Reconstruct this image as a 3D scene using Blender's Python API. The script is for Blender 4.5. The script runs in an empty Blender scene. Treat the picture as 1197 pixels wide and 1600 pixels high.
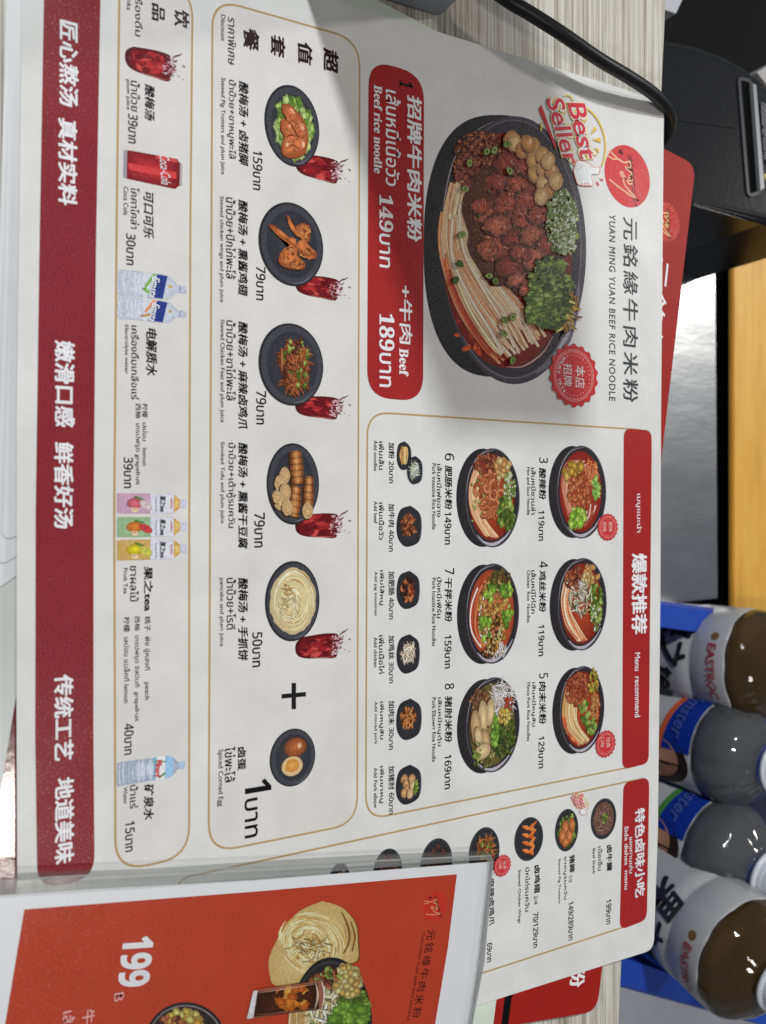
import bpy, bmesh, math, random
from mathutils import Vector, Matrix
S = bpy.context.scene
COL = S.collection
rad = math.radians

# ------------------------------------------------------------------ camera, world, lamps, exposure
F = 1300.0                      # focal length in pixels of the 1197x1600 photograph
PIT = rad(61.37)                # how far the camera looks below the horizon
ZM = 0.0045                     # top face of the big menu (table top is z = 0)
HC = 0.299                      # camera height above the menu
CAM = Vector((0, 0, ZM + HC))
FW = Vector((0, math.cos(PIT), -math.sin(PIT)))
UP = Vector((0, math.sin(PIT), math.cos(PIT)))
RT = Vector((1, 0, 0))

cd = bpy.data.cameras.new('camera')
cam = bpy.data.objects.new('camera', cd)
COL.objects.link(cam)
cam.matrix_world = Matrix(((UP.x, -RT.x, -FW.x, CAM.x), (UP.y, -RT.y, -FW.y, CAM.y),
                           (UP.z, -RT.z, -FW.z, CAM.z), (0, 0, 0, 1)))
cd.sensor_fit = 'VERTICAL'
cd.sensor_height = 36
cd.sensor_width = 27
cd.lens = 36 * F / 1600
cd.clip_start = 0.01
cd.clip_end = 50
cd.dof.use_dof = True
cd.dof.focus_distance = 0.36
cd.dof.aperture_fstop = 10.0
S.camera = cam

w = bpy.data.worlds.new('World')
S.world = w
w.use_nodes = True
w.node_tree.nodes['Background'].inputs[0].default_value = (0.80, 0.86, 1.0, 1)
w.node_tree.nodes['Background'].inputs[1].default_value = 0.16

def area(name, loc, tgt, size, power, col):
    l = bpy.data.lights.new(name, 'AREA')
    l.shape = 'DISK'
    l.size = size
    l.energy = power
    l.color = col
    o = bpy.data.objects.new(name, l)
    COL.objects.link(o)
    o.location = loc
    o.rotation_euler = (Vector(tgt) - Vector(loc)).to_track_quat('-Z', 'Y').to_euler()
    return o
area('ceiling_lamp_cool', (-1.25, -.27, 1.75), (0, .2, 0), 0.13, 27, (0.93, 0.96, 1.0))
area('ceiling_lamp_warm', (0.74, 0.18, 1.9), (0, .2, 0), 0.22, 6, (1.0, 0.955, 0.89))
area('ceiling_lamp_back', (-1.10, 2.5, 1.8), (0, .4, -.1), 0.20, 20, (1.0, 0.97, 0.92))
S.view_settings.view_transform = 'Standard'
S.view_settings.look = 'None'
S.view_settings.gamma = 1
S.view_settings.use_curve_mapping = False
S.view_settings.exposure = 0.13
S.cycles.max_bounces = 12
S.cycles.transparent_max_bounces = 24
S.cycles.caustics_reflective = False
S.cycles.caustics_refractive = False
S.cycles.use_denoising = True

# ------------------------------------------------------------------ helpers
def P(px, py, z=ZM):
    """point of the level plane z that the photograph shows at pixel (px, py)"""
    d = FW + UP * ((px - 598.5) / F) + RT * ((py - 800) / F)
    return CAM + d * ((z - CAM.z) / d.z)

def lin(c, k=1.0):
    o = []
    for v in c:
        v = max(0, min(255, v)) / 255
        o.append((v / 12.92 if v <= .04045 else ((v + .055) / 1.055) ** 2.4) * k)
    return tuple(o)

KI = 1.12
def C(c):
    return tuple(min(.86, x) for x in lin(c, KI))
def mul(c, k):
    return tuple(max(0, min(255, v * k)) for v in c)

def thing(name, label, cat, loc=(0, 0, 0), group=None):
    o = bpy.data.objects.new(name, None)
    COL.objects.link(o)
    o.location = loc
    o.empty_display_size = .02
    tag(o, label, cat, group)
    return o

def tag(o, label, cat, group=None):
    o['label'] = label
    o['category'] = cat
    if group:
        o['group'] = group

def link(name, me, mat=None, parent=None, smooth=False):
    if mat is not None:
        me.materials.append(mat)
    o = bpy.data.objects.new(name, me)
    COL.objects.link(o)
    if parent is not None:
        o.parent = parent
        if parent.parent is None:      # a thing's Empty; deeper parents already sit at the origin
            o.matrix_parent_inverse = Matrix.Translation(-parent.location)
    if smooth:
        for p in me.polygons:
            p.use_smooth = True
    return o

def bmobj(name, bm, mat, parent=None, smooth=False):
    bmesh.ops.recalc_face_normals(bm, faces=bm.faces)
    me = bpy.data.meshes.new(name)
    bm.to_mesh(me)
    bm.free()
    return link(name, me, mat, parent, smooth)

# ------------------------------------------------------------------ materials
def base_mat(name):
    m = bpy.data.materials.new(name)
    m.use_nodes = True
    nt = m.node_tree
    return m, nt, nt.nodes['Principled BSDF']

def noise(nt, scale, detail=3, rough=.5, vec=None, mp=None):
    t = nt.nodes.new('ShaderNodeTexNoise')
    t.inputs['Scale'].default_value = scale
    t.inputs['Detail'].default_value = detail
    t.inputs['Roughness'].default_value = rough
    c = nt.nodes.new('ShaderNodeTexCoord')
    if mp:
        q = nt.nodes.new('ShaderNodeMapping')
        q.inputs['Scale'].default_value = mp
        nt.links.new(c.outputs['Object'], q.inputs[0])
        nt.links.new(q.outputs[0], t.inputs['Vector'])
    else:
        nt.links.new(c.outputs['Object'], t.inputs['Vector'])
    return t

def ramp(nt, src, stops):
    r = nt.nodes.new('ShaderNodeValToRGB')
    e = r.color_ramp.elements
    e[0].position, e[0].color = stops[0][0], (*stops[0][1], 1)
    e[1].position, e[1].color = stops[-1][0], (*stops[-1][1], 1)
    for p, c in stops[1:-1]:
        n = e.new(p)
        n.color = (*c, 1)
    nt.links.new(src, r.inputs[0])
    return r

def bump(nt, b, src, strength, dist):
    n = nt.nodes.new('ShaderNodeBump')
    n.inputs['Strength'].default_value = strength
    n.inputs['Distance'].default_value = dist
    nt.links.new(src, n.inputs['Height'])
    nt.links.new(n.outputs[0], b.inputs['Normal'])

def laminate(nt, b):
    """pearly, finely grained matt film that covers the print"""
    b.inputs['Roughness'].default_value = .36
    n = noise(nt, 1300, 2, .6)
    r = ramp(nt, n.outputs['Fac'], [(.46, (.10, .10, .10)), (.60, (.18, .18, .18)), (.74, (.8, .8, .8))])
    nt.links.new(r.outputs[0], b.inputs['Specular IOR Level'])
    bump(nt, b, n.outputs['Fac'], .12, .0003)
    g = noise(nt, 22, 4, .6)
    q = nt.nodes.new('ShaderNodeMapRange')
    q.inputs[1].default_value, q.inputs[2].default_value = .3, .7
    q.inputs[3].default_value, q.inputs[4].default_value = .27, .46
    nt.links.new(g.outputs['Fac'], q.inputs[0])
    nt.links.new(q.outputs[0], b.inputs['Roughness'])

def plain(name, col, rough=.5, metal=0, var=.0, vs=40, spec=.5):
    m, nt, b = base_mat(name)
    b.inputs['Base Color'].default_value = (*col, 1)
    b.inputs['Roughness'].default_value = rough
    b.inputs['Metallic'].default_value = metal
    b.inputs['Specular IOR Level'].default_value = spec
    if var:
        n = noise(nt, vs, 4, .6)
        r = ramp(nt, n.outputs['Fac'], [(.3, tuple(c * (1 - var) for c in col)), (.7, tuple(min(1, c * (1 + var)) for c in col))])
        nt.links.new(r.outputs[0], b.inputs['Base Color'])
        bump(nt, b, n.outputs['Fac'], .08, .001)
    return m

def ink(name, col):
    m, nt, b = base_mat(name)
    b.inputs['Base Color'].default_value = (*col, 1)
    laminate(nt, b)
    n = noise(nt, 60, 3, .6)
    r = ramp(nt, n.outputs['Fac'], [(.3, tuple(c * .95 for c in col)), (.7, tuple(min(.9, c * 1.05) for c in col))])
    if min(col) > .5:       # a few specks of dirt and dulled patches on the pale film
        s1 = noise(nt, 75, 2, .5)
        k1 = ramp(nt, s1.outputs['Fac'], [(.185, (.45, .42, .38)), (.21, (1, 1, 1))])
        s2 = noise(nt, 9, 5, .7)
        k2 = ramp(nt, s2.outputs['Fac'], [(.30, (.93, .925, .91)), (.55, (1, 1, 1))])
        src = r.outputs[0]
        for k in (k1, k2):
            x = nt.nodes.new('ShaderNodeMix')
            x.data_type, x.blend_type = 'RGBA', 'MULTIPLY'
            x.inputs[0].default_value = 1
            nt.links.new(src, x.inputs[6])
            nt.links.new(k.outputs[0], x.inputs[7])
            src = x.outputs[2]
        nt.links.new(src, b.inputs['Base Color'])
        return m
    nt.links.new(r.outputs[0], b.inputs['Base Color'])
    return m

M_PAPER = ink('menu_paper', C((214, 213, 208)))
M_PANEL = ink('menu_panel_tint', C((213, 209, 203)))
M_RED = ink('menu_red', C((158, 38, 38)))
M_RED2 = ink('slogan_red', C((130, 40, 46)))
M_BLK = ink('black_ink', C((10, 10, 11)))
M_BRN = ink('brown_ink', C((40, 22, 18)))
M_GREY = ink('grey_ink', C((52, 53, 56)))
M_WHT = ink('white_ink', C((228, 226, 230)))
M_GOLD = ink('gold_line', C((176, 146, 98)))
M_CRIM = ink('badge_red', C((205, 55, 62)))
M_YEL = ink('badge_yellow', C((226, 196, 90)))
M_PINK = ink('seal_pale', C((232, 170, 165)))
M_MAR = ink('maroon_ink', C((70, 22, 18)))

def vertex_ink(name, lam=True):
    m, nt, b = base_mat(name)
    a = nt.nodes.new('ShaderNodeAttribute')
    a.attribute_name = 'ink'
    n = noise(nt, 900, 3, .6)
    r = ramp(nt, n.outputs['Fac'], [(.3, (.82, .82, .82)), (.7, (1.15, 1.15, 1.15))])
    x = nt.nodes.new('ShaderNodeMix')
    x.data_type = 'RGBA'
    x.blend_type = 'MULTIPLY'
    x.inputs[0].default_value = 1
    nt.links.new(a.outputs['Color'], x.inputs[6])
    nt.links.new(r.outputs[0], x.inputs[7])
    nt.links.new(x.outputs[2], b.inputs['Base Color'])
    laminate(nt, b)
    return m
M_PRINT = vertex_ink('printed_picture')

# ------------------------------------------------------------------ flat print painter
DZ = 5e-7
class Pic:
    def __init__(s, mp):
        s.mp, s.v, s.f, s.c, s.k = mp, [], [], [], 0
    def add(s, pts, col, cen=None, off=(0, 0)):
        z = s.k * DZ
        s.k += 1
        b = len(s.v)
        n = len(pts)
        for p in pts:
            q = s.mp(*p)
            s.v.append((q[0], q[1], z))
            s.c.append(C(col))
        if cen is None:
            s.f.append(tuple(range(b, b + n)))
        else:
            ca = sum(p[0] for p in pts) / n + off[0]
            cb = sum(p[1] for p in pts) / n + off[1]
            q = s.mp(ca, cb)
            s.v.append((q[0], q[1], z))
            s.c.append(C(cen))
            for i in range(n):
                s.f.append((b + n, b + i, b + (i + 1) % n))
    def ell(s, a, b, ra, rb, col, cen=None, rot=0, n=40, off=(0, 0)):
        cr, sr = math.cos(rot), math.sin(rot)
        pts = []
        for i in range(n):
            t = 2 * math.pi * i / n
            x, y = ra * math.cos(t), rb * math.sin(t)
            pts.append((a + x * cr - y * sr, b + x * sr + y * cr))
        s.add(pts, col, cen, off)
    def blob(s, a, b, ra, rb, col, R, jag=.15, n=9, hl=1.28, dk=.62, rot=None):
        rot = R.uniform(0, 6.28) if rot is None else rot
        cr, sr = math.cos(rot), math.sin(rot)
        pts = []
        for i in range(n):
            t = 2 * math.pi * i / n
            k = 1 + R.uniform(-jag, jag)
            x, y = ra * k * math.cos(t), rb * k * math.sin(t)
            pts.append((a + x * cr - y * sr, b + x * sr + y * cr))
        s.add(pts, mul(col, dk), mul(col, hl), (R.uniform(-.2, .2) * ra, R.uniform(0, .3) * rb))
    def stroke(s, pts, wd, col, taper=False):
        n = len(pts)
        L, Rr = [], []
        for i in range(n):
            p0, p1 = pts[max(0, i - 1)], pts[min(n - 1, i + 1)]
            dx, dy = p1[0] - p0[0], p1[1] - p0[1]
            l = math.hypot(dx, dy) or 1
            hw = wd / 2 * ((1 - abs(2 * i / (n - 1) - 1) * .8) if taper else 1)
            L.append((pts[i][0] - dy / l * hw, pts[i][1] + dx / l * hw))
            Rr.append((pts[i][0] + dy / l * hw, pts[i][1] - dx / l * hw))
        s.add(L + Rr[::-1], col)
    def build(s, name, parent, z, mat=None, wrap=None):
        me = bpy.data.meshes.new(name)
        vv = [(x, y, z + q) for x, y, q in s.v] if wrap is None else [wrap(x, y, q) for x, y, q in s.v]
        me.from_pydata(vv, [], s.f)
        at = me.color_attributes.new('ink', 'FLOAT_COLOR', 'POINT')
        fl = []
        for c in s.c:
            fl += [c[0], c[1], c[2], 1]
        at.data.foreach_set('color', fl)
        me.update()
        return link(name, me, mat or M_PRINT, parent)

def curve(pts, n=14):
    """Catmull-Rom through pts"""
    out = []
    m = len(pts)
    for i in range(m - 1):
        p0, p1, p2, p3 = pts[max(0, i - 1)], pts[i], pts[i + 1], pts[min(m - 1, i + 2)]
        k = max(2, n // (m - 1))
        for j in range(k):
            t = j / k
            out.append(tuple(.5 * (2 * p1[d] + (p2[d] - p0[d]) * t + (2 * p0[d] - 5 * p1[d] + 4 * p2[d] - p3[d]) * t * t +
                                   (3 * p1[d] - p0[d] - 3 * p2[d] + p3[d]) * t ** 3) for d in range(len(p1))))
    out.append(tuple(pts[-1]))
    return out

def pxmap(sc, ox, oy, z=ZM):
    def f(a, b):
        q = P(ox + a * sc, oy + b * sc, z)
        return q.x, q.y
    return f

def boxmap(x0, x1, y0, y1, z=ZM):
    cx, cy = (x0 + x1) / 2, (y0 + y1) / 2
    c = P(cx, cy, z)
    ru = abs(P(cx, y1, z).x - P(cx, y0, z).x) / 2
    rv = abs(P(x1, cy, z).y - P(x0, cy, z).y) / 2
    return lambda a, b: (c.x + a * ru, c.y + b * rv)

# ------------------------------------------------------------------ text (built in batch at the end)
TEXTS = []
class TG:
    def __init__(s, name, parent, mat, z=None, lz=.0001):
        s.name, s.parent, s.mat = name, parent, mat
        s.z = ZM if z is None else z
        s.lz = lz
        s.items = []
        TEXTS.append(s)
    def t(s, body, xl, xh, y0, y1, b=.012, sh=0, sp=1):
        return s.q(body, (xl, y0), (xl, y1), xh - xl, b, sh, sp)
    def q(s, body, ll, lr, hx, b=.012, sh=0, sp=1):
        O = P(ll[0], ll[1], s.z)
        E = P(lr[0], lr[1], s.z) - O
        ym = (ll[1] + lr[1]) / 2
        xm = (ll[0] + lr[0]) / 2
        h = abs(P(xm + hx, ym, s.z).y - P(xm, ym, s.z).y)
        s.items.append((body, O, E, h, b, sh, sp))
        return s

def mathify(t):
    """digits with a proper flagged 1; '~' in front asks for the serif face, '^' for the heavy sans"""
    if t[0] == '~':
        o = ''
        for ch in t[1:]:
            if ch.isdigit() and ch.isascii(): o += chr(0x1D7CE + int(ch))
            elif ch.isascii() and ch.isupper(): o += chr(0x1D400 + ord(ch) - 65)
            elif ch.isascii() and ch.islower(): o += chr(0x1D41A + ord(ch) - 97)
            else: o += ch
        return o
    base = 0x1D7E2
    if t[0] == '^':
        t, base = t[1:], 0x1D7EC
    return ''.join(chr(base + int(c)) if c.isascii() and c.isdigit() else c for c in t)

def raw_texts(specs):
    """specs: (body, bold, shear, spacing) -> list of (verts2d, faces) with the ink box moved to 0..1"""
    obs = []
    for body, b, sh, sp in specs:
        c = bpy.data.curves.new('t', 'FONT')
        c.body = mathify(body)
        c.offset = b if body.isascii() and b > .04 else 0
        c.shear = sh
        c.space_character = sp
        c.resolution_u = 3
        c.fill_mode = 'FRONT'
        o = bpy.data.objects.new('t', c)
        COL.objects.link(o)
        obs.append(o)
    bpy.context.view_layer.update()
    dg = bpy.context.evaluated_depsgraph_get()
    out = []
    for o, spec in zip(obs, specs):
        e = o.evaluated_get(dg)
        me = e.to_mesh()
        v0 = [(v.co.x, v.co.y) for v in me.vertices]
        f0 = [tuple(p.vertices) for p in me.polygons]
        e.to_mesh_clear()
        b = spec[1]
        if b and not o.data.offset:      # heavier strokes: the glyphs struck several times a hair apart
            vs, fs = [], []
            for k, (dx, dy) in enumerate(((0, 0), (1, .0), (-1, 0), (.5, .7), (-.5, -.7), (-.5, .7), (.5, -.7))):
                n = len(vs)
                vs += [(x + dx * b, y + dy * b, k * 1e-6) for x, y in v0]
                fs += [tuple(i + n for i in f) for f in f0]
        else:
            vs, fs = [(x, y, 0) for x, y in v0], f0
        out.append((vs, fs))
    for o in obs:
        c = o.data
        bpy.data.objects.remove(o)
        bpy.data.curves.remove(c)
    return out

def flush_texts():
    specs = [(i[0], i[4], i[5], i[6]) for g in TEXTS for i in g.items]
    raws = raw_texts(specs)
    k = 0
    for g in TEXTS:
        V, Fc = [], []
        for (body, O, E, h, b, sh, sp) in g.items:
            vs, fs = raws[k]
            k += 1
            if not vs:
                continue
            x0, x1 = min(v[0] for v in vs), max(v[0] for v in vs)
            y0, y1 = min(v[1] for v in vs), max(v[1] for v in vs)
            N = Vector((-E.y, E.x, 0)).normalized() * h
            off = len(V)
            for v in vs:
                p = O + E * ((v[0] - x0) / (x1 - x0)) + N * ((v[1] - y0) / (y1 - y0))
                V.append((p.x, p.y, g.z + g.lz + v[2]))
            Fc += [tuple(i + off for i in f) for f in fs]
        me = bpy.data.meshes.new(g.name)
        me.from_pydata(V, [], Fc)
        me.update()
        link(g.name, me, g.mat, g.parent)

# ------------------------------------------------------------------ rounded outlines
def rpoly(pts, r, n=8):
    """round the corners of a plane polygon; r = one radius or one per corner"""
    out = []
    m = len(pts)
    for i in range(m):
        p = Vector(pts[i][:2])
        a = Vector(pts[i - 1][:2]) - p
        b = Vector(pts[(i + 1) % m][:2]) - p
        rr = r[i] if isinstance(r, (list, tuple)) else r
        if rr <= 0:
            out.append((p.x, p.y))
            continue
        ang = a.angle(b)
        d = min(rr / math.tan(ang / 2), a.length * .49, b.length * .49)
        p0, p1 = p + a.normalized() * d, p + b.normalized() * d
        for k in range(n + 1):
            t = k / n
            q = p0 * (1 - t) ** 2 + p * 2 * t * (1 - t) + p1 * t * t
            out.append((q.x, q.y))
    return out

def px2(pts, z=ZM):
    return [(P(x, y, z).x, P(x, y, z).y) for x, y in pts]

def flat(name, pts, z, mat, parent=None):
    me = bpy.data.meshes.new(name)
    me.from_pydata([(x, y, z) for x, y in pts], [], [tuple(range(len(pts)))])
    if me.polygons[0].normal.z < 0:
        me.flip_normals()
    me.update()
    return link(name, me, mat, parent)

def frame(name, pts, wd, z, mat, parent=None):
    n = len(pts)
    V, Fc = [], []
    for i in range(n):
        a, b = Vector(pts[i - 1]), Vector(pts[(i + 1) % n])
        d = (b - a).normalized()
        nn = Vector((-d.y, d.x)) * wd / 2
        V += [(pts[i][0] + nn.x, pts[i][1] + nn.y, z), (pts[i][0] - nn.x, pts[i][1] - nn.y, z)]
    for i in range(n):
        j = (i + 1) % n
        Fc.append((2 * i, 2 * i + 1, 2 * j + 1, 2 * j))
    me = bpy.data.meshes.new(name)
    me.from_pydata(V, [], Fc)
    me.update()
    return link(name, me, mat, parent)

def slab(name, pts, z0, z1, mat, parent=None, bev=0):
    bm = bmesh.new()
    vs = [bm.verts.new((x, y, z1)) for x, y in pts]
    f = bm.faces.new(vs)
    r = bmesh.ops.extrude_face_region(bm, geom=[f])
    for g in r['geom']:
        if isinstance(g, bmesh.types.BMVert):
            g.co.z = z0
    if bev:
        bm.edges.ensure_lookup_table()
        es = [e for e in bm.edges if abs(e.verts[0].co.z - e.verts[1].co.z) < 1e-7 and e.verts[0].co.z > (z0 + z1) / 2]
        bmesh.ops.bevel(bm, geom=es, offset=bev, segments=2, affect='EDGES')
    return bmobj(name, bm, mat, parent)

def box_bm(bm, c, s):
    r = bmesh.ops.create_cube(bm, size=1)
    for v in r['verts']:
        v.co = Vector((v.co.x * s[0] + c[0], v.co.y * s[1] + c[1], v.co.z * s[2] + c[2]))
    return r['verts']

def tube(name, pts, r, mat, parent=None, seg=14):
    bm = bmesh.new()
    rings = []
    n = len(pts)
    pv = [Vector(p) for p in pts]
    up = Vector((0, 0, 1))
    for i in range(n):
        d = (pv[min(n - 1, i + 1)] - pv[max(0, i - 1)]).normalized()
        s = d.cross(up)
        if s.length < 1e-4:
            s = Vector((1, 0, 0))
        s.normalize()
        t = s.cross(d).normalized()
        rings.append([bm.verts.new(pv[i] + (s * math.cos(2 * math.pi * k / seg) + t * math.sin(2 * math.pi * k / seg)) * r) for k in range(seg)])
    for i in range(n - 1):
        for k in range(seg):
            bm.faces.new((rings[i][k], rings[i][(k + 1) % seg], rings[i + 1][(k + 1) % seg], rings[i + 1][k]))
    bm.faces.new(rings[0])
    bm.faces.new(rings[-1])
    return bmobj(name, bm, mat, parent, True)

# ================================================================== SETTING
def floor_mat():
    m, nt, b = base_mat('floor_tile')
    n = noise(nt, 6, 5, .6)
    r = ramp(nt, n.outputs['Fac'], [(.3, (.36, .37, .39)), (.7, (.46, .47, .49))])
    nt.links.new(r.outputs[0], b.inputs['Base Color'])
    b.inputs['Roughness'].default_value = .35
    return m
fl = flat('floor', [(-4, -3), (4, -3), (4, 5), (-4, 5)], -.74, floor_mat())
fl['kind'] = 'structure'

def table_mat():
    m, nt, b = base_mat('white_washed_wood')
    n = noise(nt, 1, 5, .65, mp=(6, 900, 300))
    n2 = noise(nt, 1, 4, .6, mp=(14, 260, 200))
    r1 = ramp(nt, n.outputs['Fac'], [(.30, (.20, .165, .12)), (.44, (.46, .42, .34)), (.56, (.66, .63, .56)), (.75, (.76, .74, .68))])
    r2 = ramp(nt, n2.outputs['Fac'], [(.34, (.62, .58, .52)), (.52, (1, 1, 1))])
    x = nt.nodes.new('ShaderNodeMix')
    x.data_type = 'RGBA'
    x.blend_type = 'MULTIPLY'
    x.inputs[0].default_value = .8
    nt.links.new(r1.outputs[0], x.inputs[6])
    nt.links.new(r2.outputs[0], x.inputs[7])
    n3 = noise(nt, 26, 5, .7)
    r3 = ramp(nt, n3.outputs['Fac'], [(.30, (.74, .71, .66)), (.48, (1, 1, 1)), (.8, (1, 1, 1))])
    n4 = noise(nt, 160, 2, .5)
    r4 = ramp(nt, n4.outputs['Fac'], [(.20, (.15, .12, .1)), (.25, (1, 1, 1))])
    y = nt.nodes.new('ShaderNodeMix')
    y.data_type, y.blend_type = 'RGBA', 'MULTIPLY'
    y.inputs[0].default_value = 1
    z = nt.nodes.new('ShaderNodeMix')
    z.data_type, z.blend_type = 'RGBA', 'MULTIPLY'
    z.inputs[0].default_value = 1
    nt.links.new(x.outputs[2], y.inputs[6])
    nt.links.new(r3.outputs[0], y.inputs[7])
    nt.links.new(y.outputs[2], z.inputs[6])
    nt.links.new(r4.outputs[0], z.inputs[7])
    nt.links.new(z.outputs[2], b.inputs['Base Color'])
    b.inputs['Roughness'].default_value = .42
    bump(nt, b, n.outputs['Fac'], .25, .0006)
    return m
e0, e1 = P(1038, 80, 0), P(970, 1560, 0)
ed = (e1 - e0).normalized()
nn = Vector((ed.y, -ed.x, 0))          # towards the camera
A, B = e0 - ed * .35, e1 + ed * .35
tb = thing('table', 'white washed wood grain dining table under the menus', 'table', (e0 + nn * .3).to_tuple()[:2] + (-.74,))
slab('table_top', [(p.x, p.y) for p in (A, B, B + nn * .62, A + nn * .62)], -.026, 0, table_mat(), tb, .0008)
m_leg = plain('table_leg_black', (.02, .02, .02), .4)
for q in (A + ed * .06 + nn * .06, B - ed * .06 + nn * .06, B - ed * .06 + nn * .56, A + ed * .06 + nn * .56):
    bm = bmesh.new()
    box_bm(bm, (q.x, q.y, -.383), (.045, .045, .712))
    bmobj('leg', bm, m_leg, tb)

# ================================================================== UNDER THE MENU
m_edge = plain('card_white', C((205, 206, 204)), .35, var=.03)
# dark red glossy card, pale card, three fanned sheets
dr = slab('glossy_card', rpoly(px2([(-260, 960), (260, 960), (262, 1520), (-260, 1500)], .0006), .004), .0001, .0006, plain('dark_red_gloss', lin((105, 10, 26)), .12, var=.12, vs=120), None)
tag(dr, 'dark red glossy card mirroring a lamp under the pale card', 'card')
pc = slab('pale_card', rpoly(px2([(124, 500), (-27, 1400), (-320, 1330), (-320, 450)], .0012), .003), .0008, .0012, plain('pale_mint_card', C((192, 195, 189)), .3, var=.03), None)
tag(pc, 'pale mint grey card lying slantwise over the dark red glossy card', 'card')
for i, (a, b, lab) in enumerate((((17, -260), (-16, 930), 'lowest white sheet sticking out farthest from beneath the menu'),
                                 ((26, -260), (-7, 890), 'middle white sheet of the three fanned beneath the menu'),
                                 ((35, -260), (3, 850), 'topmost white sheet of the fan directly beneath the menu'))):
    z0 = .0013 + i * .0005
    o = slab('menu_sheet', rpoly(px2([a, b, (380, 640), (400, -240)], z0), .003), z0, z0 + .00045, m_edge, None, .00012)
    tag(o, lab, 'sheet', 'white sheets fanned under the menu')

# second menu with red header band and mint body
Z2 = .0034
sm = thing('second_menu', 'mint menu with red header band turned askew beneath the big menu', 'menu', P(500, 900, .0028))
tl, tr = P(1087, 258, Z2), P(933, 1580, Z2)
u2 = (tr - tl).normalized()
v2 = Vector((u2.y, -u2.x, 0))
def L2(a, b):
    q = tl + u2 * a + v2 * b
    return (q.x, q.y)
W2 = (tr - tl).length
slab('body', rpoly([L2(0, 0), L2(W2, 0), L2(W2, .27), L2(0, .27)], .008), Z2 - .0005, Z2 - .00003, ink('mint_paper', C((205, 214, 198))), sm)
m_red3 = plain('header_red', lin((160, 28, 20)), .5, var=.05, vs=80, spec=.2)
hb = flat('header_band', rpoly([L2(0, 0), L2(W2, 0), L2(W2, .062), L2(0, .062)], [.008, .008, 0, 0]), Z2, m_red3, sm)
flat('black_line', [L2(0, .0535), L2(W2, .0535), L2(W2, .0575), L2(0, .0575)], Z2 + .00004, M_BLK, sm)

# ================================================================== THE BIG MENU
menu = thing('menu_board', 'large white laminated menu with bowls of noodles and red headings', 'menu', P(540, 760, ZM - .0006))
outline = rpoly(px2([(36, -150), (1038, 158), (1033, 640), (1032, 920), (1028, 1300), (1022, 1484), (28, 1800), (26, 1100), (26, 650)]),
                [.006, .004, 0, 0, 0, .006, .006, 0, 0])
m_core = M_PAPER
slab('sheet', outline, ZM - .0007, ZM, m_core, menu, .0002)
ZP, ZF, ZT = ZM + .00003, ZM + .00006, .0001

# slogan band
sb = flat('slogan_band', rpoly(px2([(70, -80), (158, -60), (150, 390), (146.3, 800), (146, 1150), (148, 1372), (58.5, 1391), (55, 1150), (55.8, 800), (61.5, 400)]),
                               [0, 0, 0, 0, 0, .008, .008, 0, 0, 0]), ZF, M_RED2, menu)
for txt, xl, xh, y0, y1 in (('匠心熬汤', 92.5, 123, 29.5, 163.5), ('真材实料', 91, 121, 183, 319), ('嫩滑口感', 85.5, 117, 531, 667),
                            ('鲜香好汤', 84.5, 115, 690, 826), ('传统工艺', 84.5, 115, 1055, 1190), ('地道美味', 85.5, 116, 1217, 1352)):
    TG('slogan', sb, M_WHT).t(txt, xl, xh, y0, y1, b=.032)

def panel(name, corners, r, fill=None, wd=.00075):
    pts = rpoly(px2(corners), r)
    fr = frame(name, pts, wd, ZF, M_GOLD, menu)
    if fill:
        flat('panel_fill', pts, ZP, fill, fr)
    return fr

drk = panel('drinks_panel', [(187, -52), (301, -18), (297.5, 350), (295.8, 800), (295.5, 1338), (180.5, 1362), (178.5, 800), (182, 380)], [.011, .011, 0, 0, .011, .011, 0, 0], M_PANEL)
setp = panel('set_meal_panel', [(332, -2.5), (562, 63), (558, 1286.5), (326, 1333)], .011, M_PANEL)
rec = panel('recommended_panel', [(574, 643.5), (1018, 672.5), (1012.5, 1193), (571.5, 1281)], .010)
sid = panel('side_dish_panel', [(274, 1374), (1014, 1214), (1010, 1437), (274, 1676)], .006)
band1 = flat('feature_band', rpoly(px2([(576, 92), (662.5, 118), (661, 628), (573.5, 620)]), .011), ZF + .00003, M_RED, menu)
hdr = flat('header_band', rpoly(px2([(974.5, 669.5), (1018.3, 672.5), (1013.5, 1192.5), (972, 1202.5)]), .0045), ZF + .00003, M_RED, rec)
hdr2 = flat('header_band', rpoly(px2([(974, 1223), (1014.3, 1214), (1010.5, 1437), (968, 1453.5)]), .0045), ZF + .00003, M_RED, sid)

# ---- texts: drinks
K = dict
h = TG('heading', drk, M_BRN)
h.t('饮', 272, 296, 12, 40, b=.03).t('品', 237, 257.5, 4, 30.5, b=.03).t('เครื่องดื่ม', 211, 223, -22, 56).t('Drinks', 198, 205.5, -20, 15)
def caption(par, rows, mat=None):
    g = TG('caption', par, mat or M_BLK)
    for r in rows:
        g.t(*r[:5], **(r[5] if len(r) > 5 else {}))
def price(par, body, xl, xh, y0, y1, b=.022, sh=0, mat=None):
    TG('price', par, mat or M_BLK).t(body, xl, xh, y0, y1, b=b, sh=sh)
ZH = K(b=.03, sh=.12)
caption(drk, [('酸梅汤', 226, 242, 131, 187, ZH), ('น้ำบ๊วย', 204.5, 219, 125, 173, K(b=.014)), ('plum juice', 196, 204, 123.6, 171)])
price(drk, '39บาท', 200, 215.5, 177, 223)
caption(drk, [('可口可乐', 224, 240.6, 298.5, 371, ZH), ('โคคาโคล่า', 204, 218, 292, 357, K(b=.014)), ('Coca Cola', 193, 200.5, 291, 336)])
price(drk, '30บาท', 197, 212, 364, 413.5)
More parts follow.
